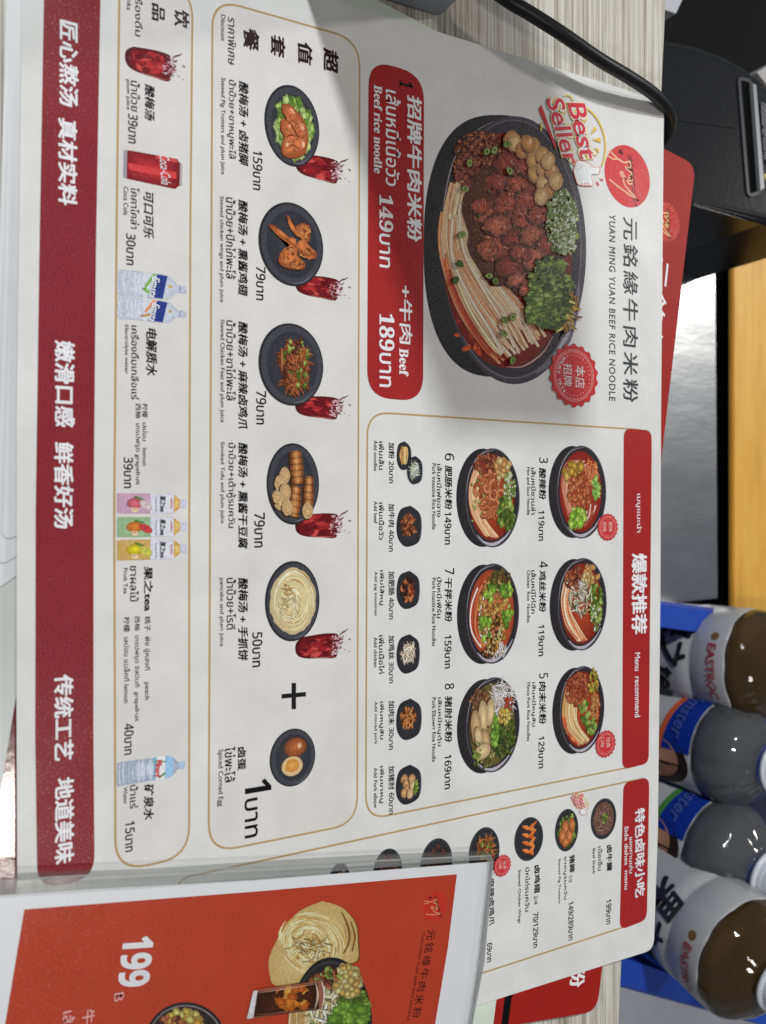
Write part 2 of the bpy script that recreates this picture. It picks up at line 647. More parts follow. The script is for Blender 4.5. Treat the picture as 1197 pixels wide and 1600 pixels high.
caption(drk, [('电解质水', 228, 245.6, 512, 586.6, ZH), ('เครื่องดื่มเกลือแร่', 205, 217.5, 508, 624, K(b=.014)), ('Electrolyte water', 193.5, 201, 507, 584),
              ('柠檬  เลม่อน   lemon', 222, 231, 630, 727.6), ('西柚  เกรปฟรุต grapefruit', 210, 220.5, 630, 757.7)])
price(drk, '39บาท', 193, 208, 714, 762.7)
caption(drk, [('果之tea', 224.6, 239, 885, 955.5, K(b=.035)), ('ชาผลไม้', 203, 217, 883.7, 940.5, K(b=.014)), ('Fruit Tea', 193, 199.5, 887.7, 928),
              ('桃子  พีช อู่หลงที     peach', 224, 235.6, 963, 1094), ('西柚  เกรปฟรุต จัสมินที  grapefruit', 208.5, 219, 963, 1127.6), ('柠檬  เลม่อน แบล็คที lemon', 193, 203, 964, 1099)])
price(drk, '40บาท', 194, 209, 1131, 1180)
caption(drk, [('矿泉水', 224.6, 240.6, 1226, 1282, ZH), ('น้ำแร่', 203, 216, 1227, 1264, K(b=.014)), ('Water', 193, 199.5, 1230, 1257)])
price(drk, '15บาท', 195.5, 210.5, 1284.5, 1332)
# ---- texts: set meals
h = TG('heading', setp, M_BRN)
h.t('超', 505, 529, 73.5, 110, b=.035).t('值', 465, 488, 62.5, 98, b=.035).t('套', 422.6, 446, 52, 86, b=.035).t('餐', 380, 405, 41, 76, b=.035)
h.t('ราคาพิเศษ', 356, 368.5, 26, 100).t('Discount', 345, 352, 22, 63.5)
for zh, th, en, pr, z, t, e, p in (
        ('酸梅汤 + 卤猪脚', 'น้ำบ๊วย+ขาหมูพะโล้', 'Stewed Pig Trotters and plum juice', '159บาท', (373, 388.5, 126, 257), (354.5, 369, 123, 247), (343.5, 352, 120, 272), (395, 410, 234, 296)),
        ('酸梅汤 + 熏酱鸡翅', 'น้ำบ๊วย+ปีกไก่พะโล้', 'Stewed chicken wings and plum juice', '79บาท', (372, 387.5, 311.5, 461), (353, 368.5, 307.5, 435), (342, 350, 306, 472), (400, 415, 415, 468.6)),
        ('酸梅汤 + 麻辣卤鸡爪', 'น้ำบ๊วย+ขาไก่พะโล้', 'Stewed Chicken Feet and plum juice', '79บาท', (372, 387.5, 502, 670), (353.5, 368.5, 500, 625.7), (342.5, 351, 498.7, 660), (400, 416, 609.7, 663)),
        ('酸梅汤 + 熏酱干豆腐', 'น้ำบ๊วย+เต้าหู้รมควัน', 'Smoked Tofu and plum juice', '79บาท', (372, 387.5, 691.5, 858), (353.5, 368.5, 691.5, 825), (343, 351, 690, 817.7), (397, 414, 801, 855.8)),
        ('酸梅汤 + 手抓饼', 'น้ำบ๊วย+โรตี', 'pancake and plum juice', '50บาท', (372, 387.7, 903, 1033), (354, 369, 903, 984), (342, 350, 903, 1010.6), (394, 410, 988, 1043))):
    caption(setp, [(zh, *z, ZH), (th, *t, K(b=.014)), (en, *e)])
    price(setp, pr, *p)
caption(setp, [('卤蛋', 371, 384.5, 1168, 1204, K(b=.03)), ('ไข่พะโล้', 351, 368, 1168, 1223.5, K(b=.014)), ('Spiced Corned Egg', 339, 349, 1171.5, 1261)])
TG('price', setp, M_BLK).t('^1', 382.7, 424, 1221, 1241, b=.0).t('บาท', 382, 402.8, 1249, 1310.7, b=.012)
pp = Pic(pxmap(1, 0, 0))
pp.add([(440, 1084.5), (478, 1081), (478, 1088), (440, 1091.5)], (25, 25, 25))
pp.add([(455.5, 1067), (462.5, 1067), (462.5, 1108), (455.5, 1108)], (25, 25, 25))
pp.build('plus_sign', setp, ZM + ZT)
# ---- texts: feature band
TG('number', band1, M_BLK, lz=.00016).t('~1', 624, 645, 124, 135)
TG('caption', band1, M_WHT, lz=.00016).t('招牌牛肉米粉', 636, 659, 147, 376, b=.028).t('เส้นหมี่เนื้อวัว', 602.5, 626, 139, 289).t('~Beef rice noodle', 584, 597, 132, 270)
TG('price', band1, M_WHT, lz=.00016).t('~149บาท', 592.5, 614, 302.5, 417)
TG('caption', band1, M_WHT, lz=.00016).t('+牛肉', 624, 644, 445, 536.5, b=.018).t('~Beef', 623.5, 638, 544, 587)
TG('price', band1, M_WHT, lz=.00016).t('~189บาท', 592.5, 616, 488.7, 604)
# ---- brand heading
TG('brand_name', menu, M_GREY).t('元銘緣牛肉米粉', 973.5, 997, 338, 627.6, sp=1.22).t('YUAN MING YUAN BEEF RICE NOODLE', 951.5, 961.5, 334, 626, sp=1.15)
# ---- recommended
TG('heading', hdr, M_WHT, lz=.00016).t('เมนูแนะนำ', 993, 1002, 771.4, 832, b=.012).t('爆款推荐', 986.8, 1010.7, 864.8, 991.6, b=.03).t('Menu  recommend', 991.7, 999.9, 1020, 1121)
for zh, th, en, y1, y2, y3 in (
        ('加粉 20บาท', 'เพิ่มเส้น', 'Add noodles', (691, 755), (689.6, 734), (688, 736)),
        ('加牛肉 40บาท', 'เพิ่มเนื้อวัว', 'Add beef', (786.6, 862), (785, 843.5), (783, 818)),
        ('加肥肠 40บาท', 'เพิ่มไส้หมู', 'Add pig intestines', (892.6, 968), (891, 946), (893, 962)),
        ('加鸡丝 30บาท', 'เพิ่มเนื้อไก่', 'Add chicken', (993, 1068), (992.6, 1053), (996, 1043)),
        ('加肉末 30บาท', 'เพิ่มหมูสับ', 'Add minced pork', (1095, 1172), (1096.6, 1156), (1096.6, 1163.5)),
        ('加猪肘 60บาท', 'เพิ่มขาหมู', 'Add Pork elbow', (1197, 1273), (1197.6, 1255.7), (1200, 1262.7))):
    caption(rec, [(zh, 607, 616.4, *y1, K(b=.02)), (th, 592, 600.5, *y2, K(b=.016)), (en, 584, 589.6, *y3)])
for num, zh, th, en, pr, xo, yn, yz, yp, yt, ye in (
        ('6', '肥肠米粉', 'เส้นหมี่เฟยฉาง', 'Pork Intestine Rice Noodle', '149บาท', 0, (708, 719.5), (726.5, 796.6), (800, 851), (724.7, 808), (724, 827.5)),
        ('7', '干拌米粉', 'ปังหมี่เฟิร์น', 'Pork Intestine Rice Noodles', '159บาท', 0, (888, 898), (902.4, 972.5), (992.6, 1045), (902, 966), (903, 1010)),
        ('8', '猪肘米粉', 'เส้นหมี่หมูตุ๋น', 'Pork Elbowrr Rice Noodle', '169บาท', 0, (1068.5, 1078), (1088, 1161), (1180, 1233.6), (1090, 1166.7), (1090, 1191)),
        ('3', '酸辣粉', 'เส้นหมี่ซวนล่า', 'Hot and Sour Noodle', '119บาท', 1, (714.5, 723.6), (731, 780.7), (797.5, 845), (730.8, 804), (730, 804.6)),
        ('4', '鸡丝米粉', 'เส้นหมี่ไก่ฉีก', 'Chicken  Rice  Noodles', '119บาท', 1, (877, 887.6), (891, 957), (976.4, 1025.5), (891, 959), (891, 973.4)),
        ('5', '肉末米粉', 'เส้นหมี่หมูสับ', 'Mince Pork Rice Noodles', '129บาท', 1, (1052.4, 1060.6), (1065, 1132.6), (1151, 1201), (1066.4, 1136), (1066.4, 1158))):
    if xo == 0:
        xs = ((695, 709.6), (695, 706.6), (694.6, 705.3), (682.8, 690.6), (675, 681))
    else:
        xs = ((842.5, 856), (842, 853.3), (841.3, 850.6), (830, 837.5), (823.3, 828.3))
    TG('number', rec, M_BLK).t(num, *xs[0], *yn, b=.01)
    caption(rec, [(zh, *xs[1], *yz, K(b=.025, sh=.1)), (th, *xs[3], *yt, K(b=.014)), (en, *xs[4], *ye)])
    price(rec, pr, *xs[2], *yp)
# ---- side dishes
TG('heading', hdr2, M_WHT, lz=.00016).t('特色卤味小吃', 992, 1007.6, 1264.5, 1403.5, b=.03).t('ของทานเล่น', 983, 989.3, 1308, 1365).t('Side dishes  menu', 975.5, 981.5, 1291.6, 1390.4)
caption(sid, [('卤牛腱', 948, 956.4, 1321, 1362, K(b=.03)), ('เนื้อเอ็น', 934.5, 941, 1323, 1361), ('Beef Shank', 926, 930, 1326, 1366)])
price(sid, '199บาท', 947, 955, 1406.5, 1445)
caption(sid, [('猪蹄', 889.7, 898, 1336.7, 1364, K(b=.03)), ('1/2', 889, 894, 1368, 1379.4), ('ขาหมูรมควัน', 880, 886, 1339, 1406.5), ('Stewed Pig Trotters', 871.5, 876, 1342, 1412)])
price(sid, '149/289บาท', 888, 896, 1410, 1470)
caption(sid, [('卤鸡翅', 834.7, 843.8, 1352.7, 1396.4, K(b=.03)), ('2/4', 834.5, 840, 1400, 1414), ('ปีกไก่รมควัน', 820.7, 828, 1356, 1425), ('Stewed Chicken Wings', 808.5, 814, 1359.7, 1443.6)])
price(sid, '70/129บาท', 833, 841, 1426.5, 1481.7)
caption(sid, [('麻辣卤鸡爪', 764, 772.4, 1373, 1447, K(b=.02))])
price(sid, '69บาท', 761, 769, 1474, 1504)

# ================================================================== PRINTED PICTURES
def inside(R, reg):
    while True:
        x, y = R.uniform(-1, 1), R.uniform(-1, 1)
        if x * x + y * y <= 1:
            return reg[0] + x * reg[2], reg[1] + y * reg[3]

def crumbs(p, R, reg, n, size, pal, jag=.34, asp=1.0, hl=1.16, dk=.68):
    for _ in range(n):
        a, b = inside(R, reg)
        r = size * R.uniform(.6, 1.25)
        p.blob(a, b, r, r * asp, R.choice(pal), R, jag, 7, hl, dk)

def shreds(p, R, reg, n, ln, wd, pal, bend=.4, ang=None):
    for _ in range(n):
        a, b = inside(R, reg)
        t = R.uniform(0, 6.28) if ang is None else R.gauss(ang, .35)
        l = ln * R.uniform(.6, 1.2)
        q = R.uniform(-bend, bend)
        pts = [(a + l * s * math.cos(t) - q * l * s * s * math.sin(t), b + l * s * math.sin(t) + q * l * s * s * math.cos(t)) for s in (-1, -.5, 0, .5, 1)]
        c = R.choice(pal)
        p.stroke([(x + wd * .25, y - wd * .3) for x, y in pts], wd * 1.25, mul(c, .5), True)
        p.stroke(pts, wd, mul(c, R.uniform(.85, 1.12)), True)

def leaves(p, R, reg, n, size, pal):
    for _ in range(n):
        a, b = inside(R, reg)
        r = size * R.uniform(.5, 1.3)
        c = R.choice(pal)
        m = R.choice((9, 11, 13))
        o = R.uniform(0, 6.28)
        pts = []
        for i in range(m):
            t = o + 2 * math.pi * i / m
            k = r * (1 if i % 2 else .68) * R.uniform(.7, 1.15)
            pts.append((a + k * math.cos(t), b + k * .85 * math.sin(t)))
        p.add(pts, mul(c, .7), mul(c, 1.2), (R.uniform(-.3, .3) * r, R.uniform(-.2, .4) * r))

def bundle(p, R, ga, gb, n, wd, pal, jit=.02, ends=.06):
    A_, B_ = curve(ga, 22), curve(gb, 22)
    m = min(len(A_), len(B_))
    order = [i / (n - 1) for i in range(n)]
    R.shuffle(order)
    for t in order:
        t2 = min(1, max(0, t + R.uniform(-.16, .16)))
        s0 = int(R.uniform(0, ends) * m)
        s1 = m - int(R.uniform(0, ends) * m)
        ph, fq, am = R.uniform(0, 6.28), R.uniform(3, 7), jit * R.uniform(.2, 1)
        pts = []
        for i in range(s0, s1):
            k = t + (t2 - t) * i / m
            x, y = A_[i][0] * (1 - k) + B_[i][0] * k, A_[i][1] * (1 - k) + B_[i][1] * k
            o = am * math.sin(ph + fq * i / m)
            pts.append((x + o, y + o * .4))
        c = mul(R.choice(pal), R.uniform(.9, 1.08))
        p.stroke(pts, wd * 1.35, mul(c, .74))
        p.stroke(pts, wd, c)
        p.stroke(pts, wd * .35, mul(c, 1.1))

GREEN = [(105, 128, 48), (128, 150, 62), (72, 98, 34), (150, 168, 84)]
DKG = [(72, 92, 36), (92, 112, 44), (54, 72, 28)]
ONION = [(140, 158, 84), (190, 202, 150), (96, 122, 52), (216, 222, 186), (118, 142, 66)]
MEAT = [(160, 76, 52), (178, 96, 68), (140, 60, 42)]
MINCE = [(150, 84, 58), (120, 60, 42), (176, 104, 70), (96, 46, 34)]
BEAN = [(206, 148, 92), (190, 130, 76), (220, 166, 112)]
NOOD = [(238, 190, 150), (228, 170, 126), (244, 210, 176), (218, 150, 106)]
WNOOD = [(226, 214, 206), (206, 190, 180), (236, 228, 222)]
REDN = [(196, 92, 58), (176, 66, 44), (214, 130, 84)]

# --- the large bowl, drawn in its own coordinates (a = up, b = right on the printed page)
def feature_bowl():
    R = random.Random(5)
    p = Pic(pxmap(.3376, 560, 100))
    sup = lambda t, e: math.copysign(abs(t) ** e, t)
    p.add([(640 + 338 * sup(math.cos(t * math.pi / 45), .78), 842 + 606 * sup(math.sin(t * math.pi / 45), .84)) for t in range(90)], (44, 42, 44), (60, 56, 58))
    p.ell(722, 862, 332, 620, (70, 66, 74), (46, 42, 46), n=72)
    p.ell(716, 858, 316, 600, (110, 102, 112), (60, 54, 60), n=72)
    p.ell(716, 856, 312, 594, (58, 52, 58), (48, 42, 46), n=72)
    # lit flank of the rim as printed
    p.stroke(curve([(1020, 1020), (1005, 1140), (962, 1270), (900, 1370), (820, 1430)], 24), 46, (112, 104, 116), True)
    p.stroke(curve([(1000, 1150), (960, 1265), (905, 1350)], 18), 22, (176, 168, 178), True)
    p.stroke(curve([(630, 262), (520, 330), (440, 450), (396, 640), (384, 820)], 30), 7, (150, 144, 152), True)
    p.ell(688, 862, 300, 545, (112, 30, 20), (168, 58, 34), n=72)
    p.stroke(curve([(900, 1260), (850, 1340), (760, 1400), (680, 1400)], 20), 8, (206, 150, 140), True)
    crumbs(p, R, (560, 1220, 110, 150), 46, 22, [(178, 62, 34), (150, 46, 28), (190, 84, 44)], .3, .7, 1.2, .9)
    # noodles
    bundle(p, R, [(448, 500), (398, 690), (392, 850), (428, 1010), (478, 1150), (556, 1280), (650, 1385)],
           [(530, 540), (520, 740), (574, 890), (672, 1000), (750, 1100), (820, 1180), (866, 1262)], 60, 11.5, NOOD, 18, .26)
    bundle(p, R, [(430, 720), (432, 900), (520, 1090), (600, 1220), (676, 1360)],
           [(500, 620), (540, 820), (650, 990), (760, 1130), (850, 1290)], 40, 11, [(232, 198, 168), (238, 210, 184)] + NOOD, 20, .34)
    bundle(p, R, [(396, 880), (430, 1040), (490, 1180), (570, 1310), (640, 1375)], [(404, 830), (450, 1040), (520, 1190), (600, 1310), (670, 1370)], 9, 8, REDN, 8, .3)
    # minced meat and peanuts at the far side
    crumbs(p, R, (560, 440, 118, 130), 560, 10, MINCE, .45, .7)
    crumbs(p, R, (500, 500, 60, 70), 120, 10, MINCE + [(150, 70, 70)], .4, .8)
    # chilli-red beef
    CH = [(640, 550, 66), (735, 560, 58), (690, 462, 66), (770, 480, 50), (596, 690, 68), (560, 660, 48), (680, 650, 62), (790, 630, 70), (752, 716, 76), (826, 700, 54),
          (640, 835, 84), (596, 860, 56), (722, 800, 60), (800, 800, 62), (872, 836, 58), (800, 905, 60), (690, 940, 66), (745, 880, 52), (726, 1000, 42), (786, 1035, 48), (640, 750, 60)]
    p.blob(715, 760, 215, 330, (104, 50, 36), R, .12, 40, 1.1, .8, rot=-.35)
    for a, b, r in CH:
        c = R.choice(MEAT)
        rt = R.uniform(-.6, .6)
        p.blob(a - 6, b + 6, r * 1.02, r * .86, (78, 38, 28), R, .16, 16, 1, 1, rot=rt)
        p.blob(a, b, r * .98, r * .78, c, R, .2, 22, 1.12, .74, rot=rt)
        t = rt + R.choice((0, 1.57))
        for _ in range(34):
            x, y = inside(R, (a, b, r * .72, r * .62))
            l = r * R.uniform(.1, .34)
            q = t + R.uniform(-.3, .3)
            p.stroke([(x - l * math.cos(q), y - l * math.sin(q)), (x, y + 2), (x + l * math.cos(q), y + l * math.sin(q))], R.uniform(2.5, 6),
                     mul(c, R.choice((.6, .72, .8, 1.2, 1.32, 1.12))), True)
        for _ in range(3):
            x, y = inside(R, (a + r * .2, b - r * .1, r * .4, r * .4))
            p.blob(x, y, R.uniform(3, 8), R.uniform(2, 5), (206, 150, 136), R, .4, 6, 1.1, .75)
    crumbs(p, R, (715, 740, 170, 260), 90, 8, MINCE + [(196, 120, 90), (84, 96, 44)], .4)
    # beans
    for a, b in ((700, 352), (716, 368), (756, 400), (800, 388), (806, 446), (846, 428), (812, 512), (852, 494), (850, 556), (884, 584), (888, 498), (908, 545), (842, 615), (780, 372), (872, 452)):
        p.blob(a - 4, b + 4, 34, 44, (110, 66, 40), R, .05, 14, 1, 1, rot=.2)
        p.blob(a, b, 33, 43, R.choice(BEAN), R, .06, 20, 1.16, .8, rot=R.uniform(-.5, .5))
        p.ell(a + 9, b - 10, 6, 13, (236, 196, 150), n=10)
    # spring onion, coriander, egg
    crumbs(p, R, (930, 735, 74, 150), 130, 13, [(96, 116, 52), (120, 140, 70)], .3, .8, 1.1, .8)
    crumbs(p, R, (935, 735, 72, 150), 420, 8.5, ONION, .3, .7, 1.12, .76)
    crumbs(p, R, (960, 790, 45, 100), 70, 10, ONION[3:4] + ONION[:2], .3, .7, 1.1, .75)
    shreds(p, R, (950, 1130, 52, 120), 70, 34, 11, [(206, 168, 70), (164, 118, 50), (228, 204, 120), (120, 78, 36)], .3)
    leaves(p, R, (880, 1060, 95, 165), 280, 24, GREEN + DKG)
    leaves(p, R, (820, 1120, 60, 90), 80, 22, GREEN)
    shreds(p, R, (880, 1070, 90, 150), 50, 30, 4, [(150, 166, 90), (70, 92, 36)], .5)
    for a, b in ((485, 585), (595, 985), (625, 1010), (670, 1190), (705, 1175), (665, 1250), (460, 930), (470, 795), (440, 1005), (705, 1375), (620, 405), (678, 378), (585, 412), (505, 465), (690, 500)):
        p.blob(a, b, 15, 20, R.choice(GREEN), R, .15, 9, 1.25, .6)
        p.ell(a, b, 6, 8, (70, 88, 36), n=9)
    o = p.build('dish_picture', menu, ZM + .0001)
    o['label'] = 'large printed bowl of beef noodles beside the red band'
    return o
feature_bowl()

def bowl_base(x0, x1, y0, y1, soup=((120, 36, 22), (176, 74, 44))):
    p = Pic(boxmap(x0, x1, y0, y1))
    p.ell(0, -.17, .985, .83, (40, 38, 40), (50, 48, 50), n=48)
    p.ell(0, .14, 1, .86, (84, 78, 86), (50, 46, 50), n=56)
    p.ell(0, .14, .975, .83, (46, 42, 46), (40, 36, 38), n=56)
    p.stroke(curve([(.55, .78), (.78, .55), (.93, .2), (.9, -.12), (.75, -.36)], 20), .07, (176, 168, 178), True)
    p.stroke(curve([(-.97, .2), (-.85, -.28), (-.5, -.6), (-.1, -.69)], 20), .025, (150, 144, 150), True)
    p.ell(-.01, .1, .87, .73, soup[0], soup[1], n=48)
    return p

def bowls():
    R = random.Random(11)
    Z = ZM + .0001
    # 6: like the big one, with curls of intestine
    p = bowl_base(714, 813, 700, 855.5)
    bundle(p, R, [(-.62, -.42), (-.2, -.6), (.3, -.52), (.75, -.12)], [(-.5, -.2), (-.1, -.35), (.45, -.1), (.8, .3)], 18, .034, NOOD, .03, .1)
    crumbs(p, R, (-.66, -.1, .2, .38), 70, .05, MINCE)
    for _ in range(46):
        a, b = inside(R, (-.05, .02, .45, .42))
        r = R.uniform(.07, .13)
        t0 = R.uniform(0, 6)
        c = R.choice([(176, 98, 62), (156, 80, 50), (196, 122, 82)])
        pts = [(a + r * math.cos(t0 + k * .6), b + 1.2 * r * math.sin(t0 + k * .6)) for k in range(8)]
        p.stroke(pts, .085, mul(c, .5))
        p.stroke(pts, .06, c)
    for _ in range(24):
        a, b = inside(R, (-.6, .42, .22, .26))
        p.blob(a, b, .075, .1, R.choice(BEAN), R, .06, 10)
    crumbs(p, R, (-.22, .66, .3, .18), 90, .042, ONION)
    leaves(p, R, (.32, .55, .34, .25), 50, .11, GREEN + DKG)
    crumbs(p, R, (.05, -.35, .6, .3), 12, .035, GREEN)
    p.build('dish_picture', rec, Z)
    # 3: hot and sour
    p = bowl_base(858, 948, 696, 841.6, ((128, 34, 24), (176, 66, 48)))
    bundle(p, R, [(-.7, .1), (-.6, -.4), (-.1, -.55), (.6, -.3)], [(-.6, .5), (-.4, .0), (.1, -.3), (.7, .1)], 16, .03, [(214, 140, 110), (196, 112, 86), (206, 160, 140)], .04, .3)
    bundle(p, R, [(.2, .7), (.5, .55), (.75, .2)], [(.3, .3), (.6, .2), (.75, -.1)], 9, .03, WNOOD[:2] + REDN, .04, .3)
    shreds(p, R, (-.45, .45, .25, .22), 36, .12, .035, [(214, 110, 60), (226, 140, 90)])
    for _ in range(15):
        a, b = inside(R, (-.4, -.12, .24, .34))
        p.blob(a, b, .11, .13, R.choice([(198, 156, 62), (176, 134, 50), (206, 170, 84)]), R, .12, 6, 1.1, .55)
    for _ in range(60):
        a, b = inside(R, (.02, .08, .36, .44))
        p.blob(a, b, .06, .075, R.choice([(172, 92, 56), (150, 74, 44), (190, 110, 70)]), R, .12, 9)
    leaves(p, R, (-.1, .62, .22, .14), 24, .1, [(120, 160, 70), (150, 185, 90)])
    leaves(p, R, (.55, -.05, .22, .3), 34, .13, [(140, 180, 60), (176, 206, 92), (104, 146, 46)])
    p.build('dish_picture', rec, Z)
    # 4: shredded chicken
    p = bowl_base(859.7, 948.8, 872, 1016.8)
    bundle(p, R, [(-.6, -.45), (-.1, -.6), (.4, -.45), (.78, -.05)], [(-.45, -.2), (.1, -.3), (.5, .0), (.8, .3)], 20, .032, NOOD + REDN[:1], .03, .1)
    crumbs(p, R, (-.58, -.18, .24, .34), 70, .05, MINCE)
    for _ in range(30):
        a, b = inside(R, (-.62, .42, .22, .3))
        p.blob(a, b, .065, .08, R.choice(BEAN), R, .06, 9)
    leaves(p, R, (-.02, .6, .42, .26), 70, .09, GREEN + DKG)
    crumbs(p, R, (.3, .6, .3, .2), 40, .04, ONION)
    shreds(p, R, (-.12, .05, .36, .4), 80, .13, .03, [(222, 214, 190), (200, 190, 164), (236, 230, 212), (180, 168, 130)])
    crumbs(p, R, (-.1, .05, .35, .35), 14, .035, DKG)
    p.build('dish_picture', rec, Z)
    # 5: minced pork
    p = bowl_base(863.7, 945, 1041.4, 1177.5)
    bundle(p, R, [(-.55, -.5), (.0, -.62), (.4, -.5), (.8, 0)], [(-.1, -.1), (.2, -.1), (.5, .1), (.75, .4)], 26, .045, [(216, 176, 120), (196, 148, 92), (228, 196, 150)], .03, .1)
    bundle(p, R, [(-.1, -.62), (.3, -.56), (.7, -.2)], [(.2, -.5), (.5, -.4), (.78, 0)], 9, .04, REDN, .03, .3)
    crumbs(p, R, (-.48, -.05, .36, .48), 200, .05, [(158, 78, 52), (132, 58, 40), (180, 98, 66)])
    crumbs(p, R, (-.6, .55, .3, .2), 50, .05, [(196, 160, 62), (150, 140, 60), (120, 120, 50)])
    for _ in range(40):
        a, b = inside(R, (-.02, .62, .3, .18))
        p.blob(a, b, .055, .065, R.choice([(206, 130, 80), (190, 112, 64)]), R, .06, 9)
    leaves(p, R, (.05, .2, .24, .2), 26, .09, GREEN)
    leaves(p, R, (.42, .5, .22, .22), 30, .09, GREEN + ONION[:1])
    p.build('dish_picture', rec, Z)
    # 7: dry mixed
    p = bowl_base(715, 812, 880.6, 1037.7, ((150, 60, 36), (196, 120, 80)))
    bundle(p, R, [(-.7, -.2), (-.2, -.55), (.3, -.55), (.7, -.2)], [(-.6, .1), (-.2, -.2), (.3, -.3), (.6, 0)], 16, .035, REDN + WNOOD[:1], .03, .2)
    shreds(p, R, (.72, .25, .14, .35), 30, .12, .03, WNOOD)
    crumbs(p, R, (0, .15, .74, .5), 260, .05, [(186, 140, 66), (160, 110, 50), (206, 164, 90), (120, 84, 40)])
    crumbs(p, R, (-.62, .35, .25, .34), 60, .05, [(92, 84, 44), (120, 104, 56), (74, 66, 36)])
    crumbs(p, R, (.35, .1, .3, .4), 60, .035, [(60, 44, 28), (80, 56, 36), (216, 190, 140)])
    for reg, n in (((-.45, .55, .18, .2), 14), ((-.45, .05, .16, .2), 12), ((.05, .62, .2, .16), 14), ((.25, -.15, .25, .2), 12)):
        leaves(p, R, reg, n, .1, [(120, 158, 52), (150, 184, 74), (86, 124, 38)])
    crumbs(p, R, (.75, -.02, .12, .2), 60, .03, [(58, 36, 26), (206, 180, 130), (100, 70, 44)])
    p.build('dish_picture', rec, Z)
    # 8: pork slices
    p = bowl_base(715, 813, 1059, 1207.6, ((92, 84, 44), (140, 124, 72)))
    shreds(p, R, (-.5, .42, .36, .36), 90, .2, .026, WNOOD + [(236, 232, 226)], .6)
    crumbs(p, R, (-.38, .62, .2, .12), 30, .05, [(150, 60, 40), (176, 84, 56)])
    crumbs(p, R, (-.55, -.25, .24, .34), 80, .045, [(130, 84, 56), (100, 60, 40), (156, 110, 76)])
    crumbs(p, R, (.3, .45, .45, .4), 200, .045, DKG + [(60, 68, 34), (110, 116, 66)])
    crumbs(p, R, (.55, -.15, .35, .3), 80, .04, [(120, 120, 60), (156, 150, 90), (80, 84, 40)])
    for _ in range(26):
        a, b = inside(R, (-.15, .45, .16, .22))
        p.blob(a, b, .055, .065, R.choice([(214, 170, 90), (196, 150, 74)]), R, .06, 9)
    leaves(p, R, (.1, .18, .36, .1), 26, .09, [(110, 150, 56), (140, 176, 80)])
    for a, b, ra, rb, t in ((-.28, .02, .3, .14, -.15), (-.2, -.2, .36, .15, .05), (.0, -.42, .38, .16, .1), (.28, -.12, .24, .12, .3), (.52, -.22, .17, .26, .2), (.2, -.35, .22, .12, .2)):
        p.blob(a, b - .02, ra * 1.05, rb * 1.12, (96, 66, 40), R, .04, 16, 1, .8, rot=t)
        p.blob(a, b, ra, rb, R.choice([(206, 176, 132), (190, 156, 112)]), R, .05, 16, 1.12, .78, rot=t)
    crumbs(p, R, (.55, -.4, .25, .15), 24, .035, GREEN)
    p.build('dish_picture', rec, Z)
bowls()

def plate_base(x0, x1, y0, y1, round_=True, z=ZM):
    p = Pic(boxmap(x0, x1, y0, y1, z))
    p.ell(0, 0, 1, 1, (38, 38, 41), (52, 52, 56), n=56)
    p.ell(0, .02, .95, .94, (66, 66, 72), (58, 58, 63), n=56)
    p.ell(0, .03, .80, .78, (50, 50, 55), (62, 62, 68), n=48)
    p.stroke(curve([(.62, .68), (.86, .38), (.93, .05)], 14), .05, (96, 96, 104), True)
    return p

